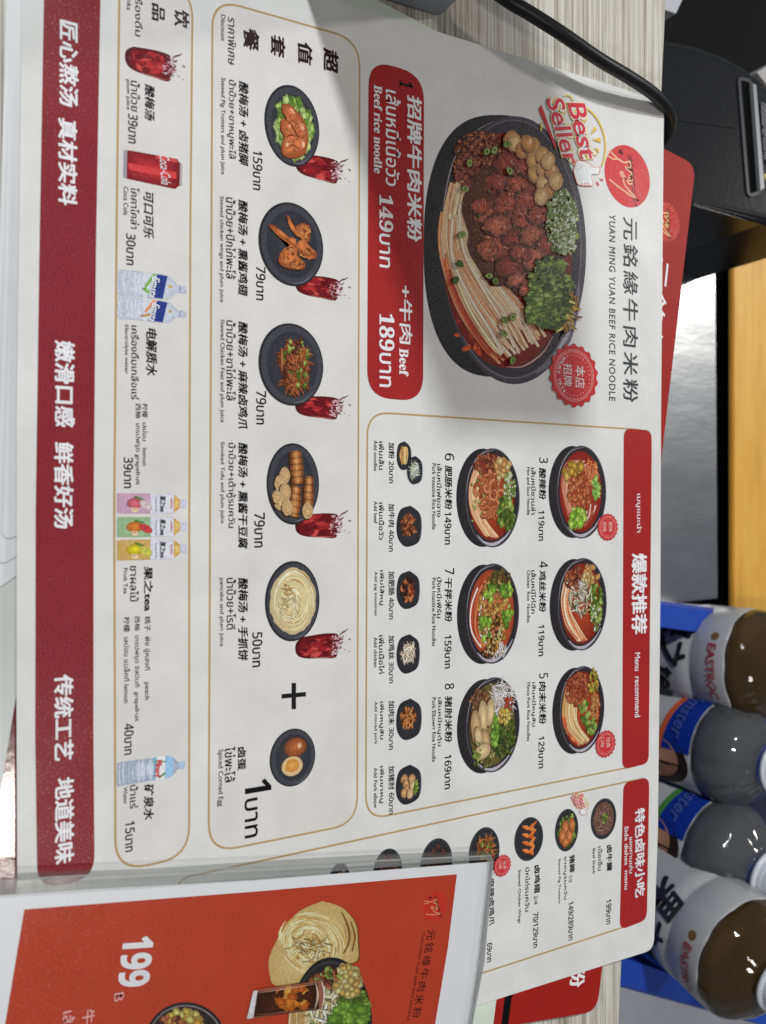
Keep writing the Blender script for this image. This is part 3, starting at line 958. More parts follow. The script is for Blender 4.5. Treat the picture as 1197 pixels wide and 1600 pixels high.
def set_plates():
    R = random.Random(21)
    Z = ZM + .0001
    # trotters on lettuce
    p = plate_base(413.6, 499.5, 133.7, 260)
    leaves(p, R, (.02, .08, .72, .68), 150, .17, [(128, 158, 72), (150, 178, 92), (92, 124, 48), (172, 194, 120)])
    p.mp = pxmap(.3342, 300, 0)
    ham = curve([(424, 486), (456, 490), (512, 545), (537, 600), (543, 660), (526, 722), (470, 740), (428, 726), (418, 690), (430, 640), (414, 602), (418, 560), (440, 552), (422, 520), (424, 486)], 84)
    p.add([(a - 5, b + 5) for a, b in ham], (70, 46, 26))
    p.add(ham, (150, 76, 42), (206, 122, 76))
    for cx, cy, ra, rb, t in ((462, 525, 34, 15, .85), (505, 600, 44, 22, 1.25), (452, 592, 30, 17, 1.3), (500, 668, 40, 30, 1.4), (452, 690, 26, 30, .3), (470, 640, 22, 12, .6)):
        p.blob(cx, cy, ra, rb, (196, 110, 66), R, .08, 22, 1.14, .86, rot=t)
    for pts, wd in (([(440, 560), (468, 590), (492, 636), (520, 650)], 9), ([(430, 648), (462, 632), (492, 640)], 8), ([(440, 700), (470, 680), (500, 700)], 6), ([(462, 560), (490, 580), (505, 620)], 5)):
        p.stroke(curve(pts, 14), wd, (112, 54, 30), True)
    for cx, cy, ra, rb, t in ((470, 520, 16, 5, .9), (516, 596, 18, 6, 1.3), (520, 676, 14, 7, 1.5), (446, 676, 8, 10, .2), (456, 590, 9, 5, 1.2)):
        p.blob(cx, cy, ra, rb, (236, 176, 136), R, .25, 12, 1.05, .92, rot=t)
    crumbs(p, R, (485, 620, 46, 90), 60, 4, [(216, 138, 92), (156, 82, 46)], .4)
    p.build('dish_picture', setp, Z)
    # wings
    p = plate_base(404.6, 506, 316.8, 447)
    p.mp = pxmap(.3342, 300, 350)
    for poly in ([(358, 4), (384, 8), (432, 44), (486, 84), (506, 116), (500, 150), (528, 184), (520, 210), (478, 212), (424, 198), (404, 166), (424, 120), (456, 98), (410, 62), (374, 26), (358, 4)],
                 [(442, -42), (456, -34), (478, 8), (520, -4), (546, 16), (552, 66), (542, 94), (580, 132), (576, 160), (536, 162), (504, 146), (500, 110), (512, 70), (484, 52), (456, 4), (442, -42)]):
        w_ = curve(poly, 80)
        p.add([(a - 6, b + 6) for a, b in w_], (34, 28, 28))
        p.add(w_, (146, 76, 40), (206, 124, 72))
    for cx, cy, ra, rb, t in ((450, 150, 36, 40, .4), (490, 190, 30, 18, .2), (528, 36, 26, 30, .2), (540, 136, 34, 20, .9), (470, 80, 20, 16, .8), (420, 46, 34, 9, .75), (466, 10, 9, 34, -.45), (510, 100, 18, 26, .1)):
        p.blob(cx, cy, ra, rb, (196, 114, 62), R, .1, 20, 1.14, .88, rot=t)
    for reg in ((450, 150, 42, 48), (528, 40, 24, 40), (540, 136, 34, 22), (490, 192, 34, 16)):
        crumbs(p, R, reg, 26, 6, [(220, 144, 88), (160, 86, 44), (130, 64, 32)], .4)
    for pts in ([(404, 50), (450, 78), (486, 110)], [(500, 112), (520, 140), (548, 146)], [(430, 128), (450, 112), (480, 112)]):
        p.stroke(curve(pts, 10), 5, (104, 50, 26), True)
    p.build('dish_picture', setp, Z)
    # feet
    p = plate_base(404.6, 506, 505.4, 634)
    shreds(p, R, (.02, .1, .62, .42), 120, .24, .075, [(150, 84, 48), (126, 66, 38), (172, 104, 62), (98, 50, 30)], .4)
    leaves(p, R, (-.1, .15, .55, .4), 26, .09, GREEN)
    shreds(p, R, (.2, .2, .5, .4), 40, .2, .06, [(166, 92, 52), (140, 74, 42)], .3)
    leaves(p, R, (.25, .35, .35, .2), 14, .09, GREEN)
    p.build('dish_picture', setp, Z)
    # smoked tofu rolls
    p = plate_base(417, 499, 692.5, 819.7)
    def roll(a0, b0, a1, b1, wd, n):
        dx, dy = (a1 - a0), (b1 - b0)
        l = math.hypot(dx, dy)
        nx, ny = -dy / l, dx / l
        p.stroke([(a0 + .03, b0 - .05), (a1 + .03, b1 - .05)], wd * 1.15, (62, 36, 20))
        for i in range(n):
            t = (i + .5) / n
            bl = 1 - .08 * math.sin(t * 9)
            for j in range(5):
                s0, s1 = -.5 + j / 5, -.5 + (j + 1) / 5
                c = ((120, 70, 36), (176, 116, 66), (206, 148, 90), (176, 112, 62), (128, 74, 38))[j]
                c = mul(c, .78 if i % 3 == 0 else R.uniform(.92, 1.08))
                q = [(a0 + dx * (i + e) / n + nx * s * wd * bl, b0 + dy * (i + e) / n + ny * s * wd * bl) for e, s in ((0, s0), (1, s0), (1, s1), (0, s1))]
                p.add(q, c)
    def spiral(a, b, r):
        p.blob(a + .02, b - .04, r * 1.08, r * 1.08, (60, 36, 20), R, .05, 14, 1, 1)
        p.blob(a, b, r, r, (206, 166, 112), R, .08, 16, 1.1, .8)
        for k in range(4):
            rr = r * (.25 + .2 * k)
            p.stroke([(a + rr * math.cos(t * .45 + k), b + rr * math.sin(t * .45 + k)) for t in range(12)], r * .09, (140, 96, 56))
            p.stroke([(a + (rr + r * .08) * math.cos(t * .45 + k), b + (rr + r * .08) * math.sin(t * .45 + k)) for t in range(12)], r * .07, (232, 202, 156))
    roll(-.2, .62, .66, .58, .36, 14)
    spiral(.66, .56, .2)
    roll(-.82, .1, .0, .18, .46, 16)
    roll(.05, .12, .8, .02, .42, 14)
    for a, b, r in ((-.2, -.32, .2), (.0, -.5, .2), (.2, -.3, .22), (.42, -.5, .22), (.58, -.22, .2), (.32, -.62, .16)):
        spiral(a, b, r)
    p.build('dish_picture', setp, Z)
    # pancake
    p = plate_base(414.5, 499.8, 876.6, 1002)
    p.blob(0, .02, .82, .84, (222, 200, 152), R, .03, 40, 1.06, .86, rot=0)
    for k in range(70):
        r = R.uniform(.08, .8)
        t0 = R.uniform(0, 6.28)
        ln = R.uniform(.6, 2.0)
        ox, oy = (.1, -.08) if r < .5 else (0, .02)
        pts = [(ox + r * math.cos(t0 + ln * i / 9) * .98, oy + r * (1 - .05 * i / 9) * math.sin(t0 + ln * i / 9)) for i in range(10)]
        p.stroke(pts, R.uniform(.015, .05), R.choice([(200, 160, 96), (236, 222, 186), (240, 228, 196), (180, 130, 70), (228, 208, 160)]), True)
    shreds(p, R, (.15, -.1, .3, .35), 36, .16, .03, [(236, 222, 186), (206, 170, 110), (224, 200, 150)], .8)
    shreds(p, R, (-.28, -.3, .14, .3), 7, .16, .03, [(190, 140, 80), (206, 164, 104)], .3, 1.2)
    p.build('dish_picture', setp, Z)
    # egg
    p = plate_base(421.6, 493, 1138.5, 1228.5)
    p.ell(-.34, .12, .34, .48, (120, 62, 30), (190, 110, 62), n=32, off=(-.04, .08))
    p.ell(-.38, .3, .09, .09, (222, 170, 140), n=14)
    p.ell(.3, -.02, .34, .46, (206, 170, 120), (236, 214, 178), n=32)
    p.ell(.28, -.02, .23, .31, (196, 130, 50), (220, 166, 84), n=28)
    p.build('dish_picture', setp, Z)
    # glasses of plum juice beside the plates
    for y0, y1 in ((239, 284), (427, 468), (614, 655), (796, 841.5), (984, 1030)):
        juice(setp, 462, 549, y0, y1, R)

def juice(par, x0, x1, y0, y1, R):
    p = Pic(boxmap(x0, x1, y0, y1))
    body = curve([(-.62, -.72), (-.3, -.95), (.2, -1), (.62, -.9), (.84, -.62), (.92, -.1), (.96, .42), (.5, .5), (-.3, .52), (-.66, .48), (-.74, 0), (-.62, -.72)], 66)
    p.add(body, (84, 14, 20), (150, 34, 36), (.1, -.05))
    for _ in range(34):
        a, b = inside(R, (.1, -.2, .62, .52))
        p.blob(a, b, R.uniform(.1, .3), R.uniform(.08, .2), R.choice([(140, 28, 32), (170, 46, 46), (96, 18, 24), (112, 22, 28), (190, 70, 66)]), R, .2, 12, 1.12, .92)
    p.stroke(curve([(-.6, -.66), (-.34, -.86), (.2, -.93), (.6, -.84)], 14), .1, (74, 16, 22), True)
    p.stroke(curve([(.8, -.5), (.88, 0), (.9, .4)], 12), .05, (206, 110, 106), True)
    for _ in range(70):
        a, b = inside(R, (.14, .40, .72, .17))
        p.blob(a, b, R.uniform(.03, .09), R.uniform(.02, .05), R.choice([(206, 150, 156), (120, 36, 48), (96, 34, 44), (226, 196, 202), (150, 60, 68)]), R, .35, 7, 1.05, .9)
    for _ in range(40):
        a, b = inside(R, (.0, .56, .6, .1))
        p.blob(a, b, R.uniform(.04, .11), R.uniform(.02, .045), R.choice([(226, 200, 204), (206, 160, 166), (130, 50, 62), (110, 40, 52), (216, 206, 208)]), R, .4, 7, 1.02, .94)
    for pts, wd in (([(-.5, .56), (-.68, .66), (-.8, .78), (-.97, .9)], .09), ([(-.3, .56), (-.36, .66), (-.5, .74)], .07), ([(.1, .58), (.0, .64), (-.12, .68)], .06)):
        p.stroke(curve(pts, 12), wd, (104, 42, 56), True)
    for pts in ([(.42, .72), (.5, .78), (.44, .84)], [(.56, .92), (.62, .95), (.66, .93)], [(-.3, .9), (-.22, .94), (-.14, .92)]):
        p.stroke(pts, .035, (110, 70, 80), True)
    p.ell(-.2, .97, .07, .02, (96, 34, 48), n=9)
    p.build('drink_picture', par, ZM + .00005)
set_plates()

def drinks():
    R = random.Random(31)
    juice(drk, 196, 290, 72, 123.6, R)
    # can
    p = Pic(boxmap(192, 286, 239, 290.6))
    p.add(rpoly([(-.86, -.86), (.86, -.9), (.94, .8), (-.94, .86)], .12), (120, 24, 30), (190, 52, 56))
    p.add([(-.8, -.96), (.8, -.98), (.86, -.86), (-.86, -.84)], (150, 146, 150))
    p.add([(-.8, .84), (.8, .8), (.62, .98), (-.66, .99)], (120, 30, 34))
    p.add([(-.72, .92), (.68, .9), (.6, .99), (-.64, 1.0)], (176, 170, 172))
    p.add([(-.1, -.8), (.3, -.8), (.32, .78), (-.1, .78)], (206, 66, 66))
    p.add([(-.92, .1), (-.7, .1), (-.7, .8), (-.92, .8)], (206, 80, 78))
    p.build('drink_picture', drk, ZM + .0001)
    g = TG('can_script', drk, M_WHT, lz=.00018)
    g.q('Coca-Cola', (249, 242), (252, 288), 15, 0, .35)
    # electrolyte bottles
    for y0, y1, c in ((426, 467, (120, 170, 80)), (467.5, 503.7, (220, 140, 80))):
        p = Pic(boxmap(184.7, 292, y0, y1))
        p.add(curve([(-.9, -.98), (.9, -1), (.96, -.6), (.93, .3), (.85, .5), (.45, .66), (.28, .78), (.28, .98), (-.28, .98), (-.28, .78), (-.5, .66), (-.88, .5), (-.96, .2), (-.96, -.6), (-.9, -.98)], 70), (184, 190, 200), (210, 214, 220))
        for k in range(8):
            b = -.92 + k * .11
            p.stroke([(-.8, b), (-.2, b - .03), (.3, b + .01), (.8, b)], .02, R.choice([(172, 180, 194), (226, 230, 234)]))
        p.add([(-.93, -.28), (.95, -.28), (.92, .38), (-.92, .12)], (206, 210, 214))
        p.add([(-.93, .14), (.9, -.14), (.92, .3), (-.88, .44)], (42, 58, 130))
        p.add([(-.93, .02), (.1, -.24), (.3, -.2), (-.93, .12)], c)
        p.blob(.45, -.16, .26, .1, c, R, .2)
        p.ell(-.1, .52, .14, .06, (190, 160, 90), n=14)
        p.add([(-.28, .78), (.28, .78), (.28, .84), (-.28, .84)], (150, 160, 186))
        p.build('drink_picture', drk, ZM + .0001)
        TG('bottle_mark', drk, M_WHT, lz=.0003).q('Emsta', (238, y0 + 5), (232, y1 - 3), 12, .02, .2)
    # three fruit teas
    for y0, y1, c, f1, f2 in ((771, 802.6, (186, 150, 170), (206, 96, 112), (240, 206, 206)), (807.6, 839, (142, 172, 130), (220, 120, 50), (214, 70, 70)), (842.7, 874.6, (190, 156, 90), (226, 190, 40), (222, 214, 90))):
        p = Pic(boxmap(183, 292.8, y0, y1))
        p.add(rpoly([(-.98, -.99), (.98, -.99), (1, .62), (-1, .62)], .1), c, mul(c, 1.1))
        p.add([(-1, -.05), (1, -.05), (.97, .62), (-.97, .62)], (206, 206, 216), (224, 224, 230))
        p.add([(-.9, .62), (.9, .62), (.42, .8), (-.42, .8)], (196, 150, 66), (226, 200, 130))
        p.add([(-.42, .83), (.42, .83), (.42, .99), (-.42, .99)], (186, 188, 206), (212, 214, 226))
        p.blob(.0, -.5, .55, .22, f1, R, .05, 20, 1.15, .75, rot=0)
        p.blob(.15, -.18, .5, .16, f2, R, .06, 18, 1.1, .8, rot=.2)
        p.ell(.12, -.18, .2, .07, mul(f2, .82), n=16)
        p.blob(-.55, -.38, .22, .08, (80, 130, 60), R, .1, 10, rot=.6)
        p.add([(.42, -.6), (.85, -.55), (.8, -.38), (.4, -.42)], (226, 206, 170))
        p.add([(.5, -.56), (.6, -.55), (.58, -.42), (.5, -.43)], (190, 90, 60))
        p.build('drink_picture', drk, ZM + .0001)
        TG('bottle_mark', drk, M_BLK, lz=.0003).t('果之tea', 249.5, 259, y0 + 3, y1 - 3, b=.03, sh=.15).t('True fruit tea', 243, 245, y0 + 5, y1 - 3)
        TG('bottle_mark', drk, M_CRIM, lz=.0003).t('EASTROC', 266.5, 269, y0 + 8, y1 - 8, b=.02)
    # mineral water
    p = Pic(boxmap(183, 290, 1183, 1221))
    p.add(curve([(-.85, -.98), (.85, -.98), (.95, -.8), (.9, .1), (.95, .4), (.7, .66), (.3, .78), (.3, .98), (-.3, .98), (-.3, .78), (-.75, .64), (-.95, .4), (-.9, .1), (-.95, -.8), (-.85, -.98)], 70), (150, 160, 178), (208, 212, 222))
    for k in range(9):
        p.stroke([(-.85, -.9 + k * .11), (0, -.93 + k * .11), (.85, -.9 + k * .11)], .02, R.choice([(136, 146, 170), (224, 228, 236)]))
    p.add([(-.95, .06), (.93, .06), (.95, .4), (-.95, .4)], (226, 228, 226))
    p.add([(-.95, .06), (.93, .06), (.93, .12), (-.95, .16)], (120, 180, 200))
    p.blob(-.5, .34, .3, .06, (80, 150, 90), R, .2)
    p.blob(.55, .36, .3, .06, (80, 150, 90), R, .2)
    p.add([(-.95, .42), (.95, .42), (.7, .64), (-.72, .64)], (150, 190, 220))
    p.add([(-.3, .84), (.3, .84), (.3, .99), (-.3, .99)], (170, 190, 216))
    p.build('drink_picture', drk, ZM + .0001)
    TG('bottle_mark', drk, M_CRIM, lz=.0003).q('Mineré', (243, 1187), (241, 1214), 11, .03, .2)
drinks()

def small_plates():
    R = random.Random(41)
    Z = ZM + .0001
    def pl(par, x0, x1, y0, y1):
        p = Pic(boxmap(x0, x1, y0, y1))
        p.add(curve([(-1, .1), (-.8, -.7), (-.2, -1), (.5, -.95), (.95, -.5), (1, .1), (.75, .8), (.1, 1), (-.6, .85), (-1, .1)], 60), (40, 40, 43), (60, 60, 65))
        p.stroke(curve([(-.6, .82), (.1, .96), (.75, .76)], 12), .06, (92, 92, 98), True)
        return p
    p = pl(rec, 620, 642.7, 689.6, 734)
    bundle(p, R, [(-.6, -.3), (0, -.6), (.6, -.3)], [(-.6, .4), (0, .5), (.6, .3)], 14, .09, [(206, 160, 96), (180, 130, 70), (226, 190, 130)], .05)
    p.build('dish_picture', rec, Z)
    p = pl(rec, 636, 659.7, 712.7, 755.8)
    shreds(p, R, (0, -.05, .55, .5), 46, .4, .07, [(214, 218, 190), (230, 232, 214), (190, 196, 160)], .5)
    p.build('dish_picture', rec, ZM + .0004)
    p = pl(rec, 620, 659, 790, 853.5)
    crumbs(p, R, (0, -.05, .58, .6), 90, .12, [(150, 86, 50), (176, 110, 66), (112, 60, 36), (60, 36, 24)])
    p.build('dish_picture', rec, Z)
    p = pl(rec, 620, 656, 892, 950.7)
    crumbs(p, R, (0, -.05, .6, .56), 60, .15, [(176, 96, 54), (196, 122, 74), (120, 56, 34), (54, 34, 26)])
    p.build('dish_picture', rec, Z)
    p = pl(rec, 620, 656, 991, 1051.5)
    shreds(p, R, (0, 0, .5, .5), 70, .32, .09, [(226, 208, 184), (208, 184, 156), (238, 226, 206)], .3)
    p.build('dish_picture', rec, Z)
    p = pl(rec, 619.5, 659, 1091.6, 1155)
    crumbs(p, R, (-.05, -.05, .55, .62), 110, .1, [(186, 112, 60), (206, 138, 84), (146, 80, 42), (80, 46, 28)])
    p.build('dish_picture', rec, Z)
    p = pl(rec, 619, 658.5, 1195, 1255.7)
    for a, b in ((-.3, -.35), (-.05, -.2), (.25, -.1), (-.25, .25), (.1, .3), (.4, -.35), (.5, .1)):
        p.blob(a + .03, b - .05, .3, .26, (84, 52, 32), R, .06, 14, 1, 1)
        p.blob(a, b, .28, .25, R.choice([(216, 176, 130), (200, 150, 104)]), R, .06, 14, 1.15, .75)
    leaves(p, R, (.2, .6, .35, .16), 16, .14, GREEN)
    p.build('dish_picture', rec, Z)
    # side dishes
    def sp(x0, x1, y0, y1):
        p = Pic(boxmap(x0, x1, y0, y1))
        p.ell(0, 0, 1, 1, (52, 58, 58), (40, 42, 44), n=44)
        p.ell(0, .02, .9, .88, (44, 44, 47), (60, 60, 64), n=40)
        return p
    p = sp(923, 963, 1247.5, 1311)
    p.ell(0, 0, .82, .8, (104, 74, 64), (128, 94, 82), n=36)
    shreds(p, R, (0, 0, .62, .62), 80, .3, .07, [(140, 104, 90), (112, 78, 66), (156, 120, 106)], .4)
    leaves(p, R, (.0, .08, .22, .25), 18, .13, GREEN)
    p.build('dish_picture', sid, Z)
    p = sp(867, 903.7, 1264, 1330)
    leaves(p, R, (0, .05, .75, .75), 70, .16, GREEN)
    for a, b, ra, rb, t in ((-.1, -.1, .4, .3, .3), (.3, .2, .45, .3, -.4), (.25, -.35, .4, .3, .2), (-.2, .45, .35, .24, .2), (.55, -.1, .25, .3, 0)):
        p.blob(a + .03, b - .04, ra, rb, (100, 48, 26), R, .08, 12, 1, 1, rot=t)
        p.blob(a, b, ra, rb, (198, 112, 66), R, .08, 14, 1.25, .7, rot=t)
    p.build('dish_picture', sid, Z)
    p = sp(803.7, 848.8, 1277, 1344.7)
    for i in range(4):
        t = -.55 + i * .36
        for pts in ([(t - .2, .55 - i * .05), (t, .2), (t + .1, -.1)], [(t - .1, -.45), (t, -.15), (t + .15, .1)], [(t + .25, .5 - .1 * i), (t + .15, .25), (t + .1, 0)]):
            p.stroke([(a + .03, b - .04) for a, b in curve(pts, 10)], .26, (88, 40, 20), True)
            p.stroke(curve(pts, 10), .2, R.choice([(206, 112, 54), (186, 92, 42), (220, 130, 70)]), True)
    p.build('dish_picture', sid, Z)
    p = sp(732.6, 780.7, 1292.6, 1370)
    shreds(p, R, (0, .1, .6, .55), 70, .25, .09, [(160, 92, 50), (130, 70, 38), (180, 110, 64)], .4)
    leaves(p, R, (0, .1, .5, .4), 18, .12, GREEN)
    p.build('dish_picture', sid, Z)
    p = sp(657, 707, 1310, 1388)
    crumbs(p, R, (0, .05, .65, .62), 60, .16, [(96, 56, 46), (120, 74, 60), (70, 40, 34)])
    p.build('dish_picture', sid, Z)
    p = sp(583, 628.6, 1326, 1398)
    shreds(p, R, (0, .05, .6, .6), 70, .3, .07, [(130, 60, 50), (156, 84, 70), (100, 46, 40)], .3, .8)
    p.build('dish_picture', sid, Z)
    p = sp(514, 547, 1348, 1404)
    crumbs(p, R, (0, .05, .55, .55), 50, .14, [(176, 120, 96), (140, 84, 66), (206, 160, 130)])
    p.build('dish_picture', sid, Z)
small_plates()

# ---- emblem, badges, seals
def emblem(par, cx, cy, ry, z, red=(204, 58, 62), gold=(240, 176, 140), lz=.0001, rot=0):
    c = P(cx, cy, z)
    r = abs(P(cx, cy + ry, z).x - c.x)
    cr, sr = math.cos(rot), math.sin(rot)
    p = Pic(lambda a, b: (c.x + (a * cr - b * sr) * r, c.y + (a * sr + b * cr) * r))
    p.ell(0, 0, 1, 1, red, n=56)
    dk = mul(red, .45)
    for o in (0, .1):
        p.stroke([(-.72, .02 + o), (.92, .30 + o)], .045, dk)
    for a in (-.55, -.4, -.25, -.1, .05, .2):
        p.stroke([(a, .0 + .17 * (a + .72)), (a, .2 + .17 * (a + .72))], .04, dk)
    p.blob(-.72, -.3, .1, .09, dk, random.Random(1), .3)
    for pts, wd in (([(-.68, -.82), (-.5, -.45), (-.42, -.15), (-.5, .1), (-.3, .12), (-.28, -.1), (-.18, .1), (-.08, .2)], .06),
                    ([(-.5, -.86), (-.44, -.6), (-.5, -.4)], .05),
                    ([(-.08, .2), (0, .05), (.08, .22), (.12, .0), (.0, -.3), (-.1, -.25), (.05, -.12), (.22, .05), (.2, .22)], .06),
                    ([(.12, -.2), (.3, -.12), (.52, .18), (.6, .35)], .055),
                    ([(.25, -.8), (.45, -.3), (.62, .2), (.72, .52), (.68, .4)], .055)):
        p.stroke(curve(pts, 40), wd, gold)
    return p.build('emblem', par, z + lz)
emblem(menu, 980.5, 275.6, 48, ZM)

def best_seller(par, M, k):
    """M maps badge pixels (of the big badge) to photo pixels; k is the scale"""
    p = Pic(lambda a, b: (P(*M(a, b)).x, P(*M(a, b)).y))
    p.stroke(curve([(510, 170), (600, 260), (665, 390), (690, 520), (680, 640), (655, 720)], 26), 14, (222, 190, 80))
    p.stroke(curve([(300, 65), (350, 62), (390, 105)], 10), 12, (222, 190, 80))
    p.stroke([(92, 310), (86, 390)], 14, (222, 190, 80))
    for t in ([(585, 345), (610, 375), (552, 424)], [(640, 452), (648, 500), (562, 470)], [(634, 565), (628, 598), (585, 542)]):
        p.add(t, (222, 186, 70))
    th = curve([(420, 665), (520, 690), (585, 735), (630, 730), (622, 790), (560, 800), (570, 880), (540, 900), (440, 890), (410, 830), (395, 760), (420, 665)], 60)
    p.add([(a + (a - 500) * .06, b + (b - 790) * .06) for a, b in th], (206, 98, 52))
    p.add(th, (226, 226, 224))
    for b in (470, 500, 530):
        p.stroke([(b, 905), (b - 4, 870)], 7, (206, 98, 52))
    for t in ([(600, 850), (635, 895), (615, 900)], [(625, 828), (672, 845), (660, 858)]):
        p.add(t, (206, 72, 96))
    p.add([(66, 190), (90, 142), (232, 545), (218, 560)], (196, 52, 60))
    bd = p.build('badge', par, ZM + .0005)
    for m, b, dz, gr in ((M_YEL, .105, .0000, 0), (M_WHT, .06, .00002, 0), (M_CRIM, .02, .00004, 0)):
        g = TG('lettering', bd, m, lz=.00055 + dz)
        e = (b - .02) * 110
        g.q('Best', M(325 - e * .6, 128 - e), M(455 - e * .6, 668 + e), (170 + 1.6 * e) * k, b, .12)
        g.q('Seller', M(128 - e * .6, 92 - e), M(305 - e * .6, 722 + e), (165 + 1.6 * e) * k, b, .12)
best_seller(menu, lambda a, b: (830 + a * .1671, 140 + b * .1671), .1671)
best_seller(sid, lambda a, b: (888 + a * .044, 1238 + b * .0385), .044)

def seal(par, cx, cy, ry, lines, must=False):
    c = P(cx, cy)
    r = abs(P(cx, cy + ry).x - c.x)
    p = Pic(lambda a, b: (c.x + a * r, c.y + b * r))
    p.add([((1 + .045 * math.cos(18 * t * math.pi / 90)) * math.cos(t * math.pi / 90) * .96, (1 + .045 * math.cos(18 * t * math.pi / 90)) * math.sin(t * math.pi / 90) * .96) for t in range(180)], (190, 48, 50), (200, 62, 62))
    for rr in (.8, .74):
        p.stroke([(rr * math.cos(i * math.pi / 30), rr * math.sin(i * math.pi / 30)) for i in range(61)], .022, (226, 150, 146))
    for i in range(30):
        t = i * math.pi / 15
        if not (must and 3.6 < t % 6.283 < 5.85):
            p.ell(.64 * math.cos(t), .64 * math.sin(t), .025, .025, (226, 150, 146), n=7)
    o = p.build('seal', par, ZM + .0005)
    return o
s1 = seal(menu, 896, 587, 50, None, True)
TG('lettering', s1, M_WHT, lz=.00058).t('本店', 897.6, 913, 571, 606, b=.0).t('招牌', 879, 892.5, 567.6, 603, b=.0)
cc = P(896, 587)
rr_ = abs(P(896, 637).x - cc.x)
g = TG('lettering', s1, M_WHT, lz=.00058)
for i, ch in enumerate('★MUST TRY★'):
    if ch == ' ':
        continue
    t = -math.pi / 2 + (i - 4.5) * .2
    o_ = Vector((cc.x + .70 * rr_ * math.cos(t), cc.y + .70 * rr_ * math.sin(t), 0))
    tg = Vector((-math.sin(t), math.cos(t), 0))
    g.items.append((ch, o_ - tg * rr_ * .055, tg * rr_ * .11, rr_ * .12, 0, 0, 1))
s2 = seal(rec, 948.8, 823.5, 21.5, None)
TG('lettering', s2, M_PINK, lz=.00058).t('美味', 949.5, 956, 815, 831).t('招待', 940, 946.5, 815, 831)
s3 = seal(rec, 945.4, 1162, 21.5, None)
TG('lettering', s3, M_PINK, lz=.00058).t('经典', 946, 952.5, 1152, 1168).t('口味', 937, 943, 1152, 1168)
s4 = seal(sid, 784, 1352, 17, None)
TG('lettering', s4, M_PINK, lz=.00058).t('经典', 785, 790, 1345, 1358).t('口味', 778, 783, 1345, 1358)

# second menu's print
emblem(sm, 1040, 347, 31, Z2, (182, 40, 30), (236, 190, 120), .00006, rot=-.1)
gw = TG('brand_name', sm, M_WHT, z=Z2, lz=.00006)
gw.q('元銘緣牛肉米粉', (1017, 392), (978, 776), 32, .008, .12, 1.2)
gw.q('粉', (893, 1508), (889, 1545), 24, .03, 0)
flat('black_mark', rpoly(px2([(778, 1556), (805, 1549), (800, 1558)], Z2), .0006), Z2 + .00004, M_BLK, sm)

# ================================================================== FLYER IN CLEAR SLEEVE
ZFL = .0078
fly = thing('flyer', 'orange red flyer with pancake, noodle bowl, iced drink and price 199', 'flyer', P(400, 1600, ZFL - .0004))
m_fw = plain('flyer_white', (.86, .865, .87), .4)
slab('paper', px2([(-40, 1402), (134, 1390), (400, 1375.5), (766, 1347), (757, 1470), (732, 1612), (690, 1800), (-60, 1800)], ZFL), ZFL - .0004, ZFL - .00004, m_fw, fly)
m_or = ink('flyer_orange', C((182, 62, 38)))
prt = flat('orange_print', px2([(38, 1421), (400, 1393), (714, 1366), (700, 1480), (680, 1600), (650, 1780), (-22, 1780)], ZFL), ZFL, m_or, fly)
emblem(prt, 680, 1416.5, 23, ZFL, (196, 52, 40), (226, 150, 110), .00005, rot=.12)
TG('brand_name', prt, M_MAR, z=ZFL, lz=.00005).q('元铭缘牛肉米粉', (668.5, 1453), (643, 1591), 14, .008, 0, 1.3).q('YUAN MING YUAN BEEF RICE NOODLE', (660.5, 1456), (635.5, 1595), 4, .01)
TG('price', prt, M_WHT, z=ZFL, lz=.00005).q('^199', (192, 1467), (183, 1546), 50, .02, .1)
TG('price', prt, M_PINK, z=ZFL, lz=.00005).q('฿', (177, 1553), (176, 1566), 18, .0)
TG('caption', prt, M_PINK, z=ZFL, lz=.00005).q('牛肉米粉', (129, 1579), (122, 1676), 20).q('เส้นหมี่เนื้อ', (99, 1581), (92, 1686), 19)
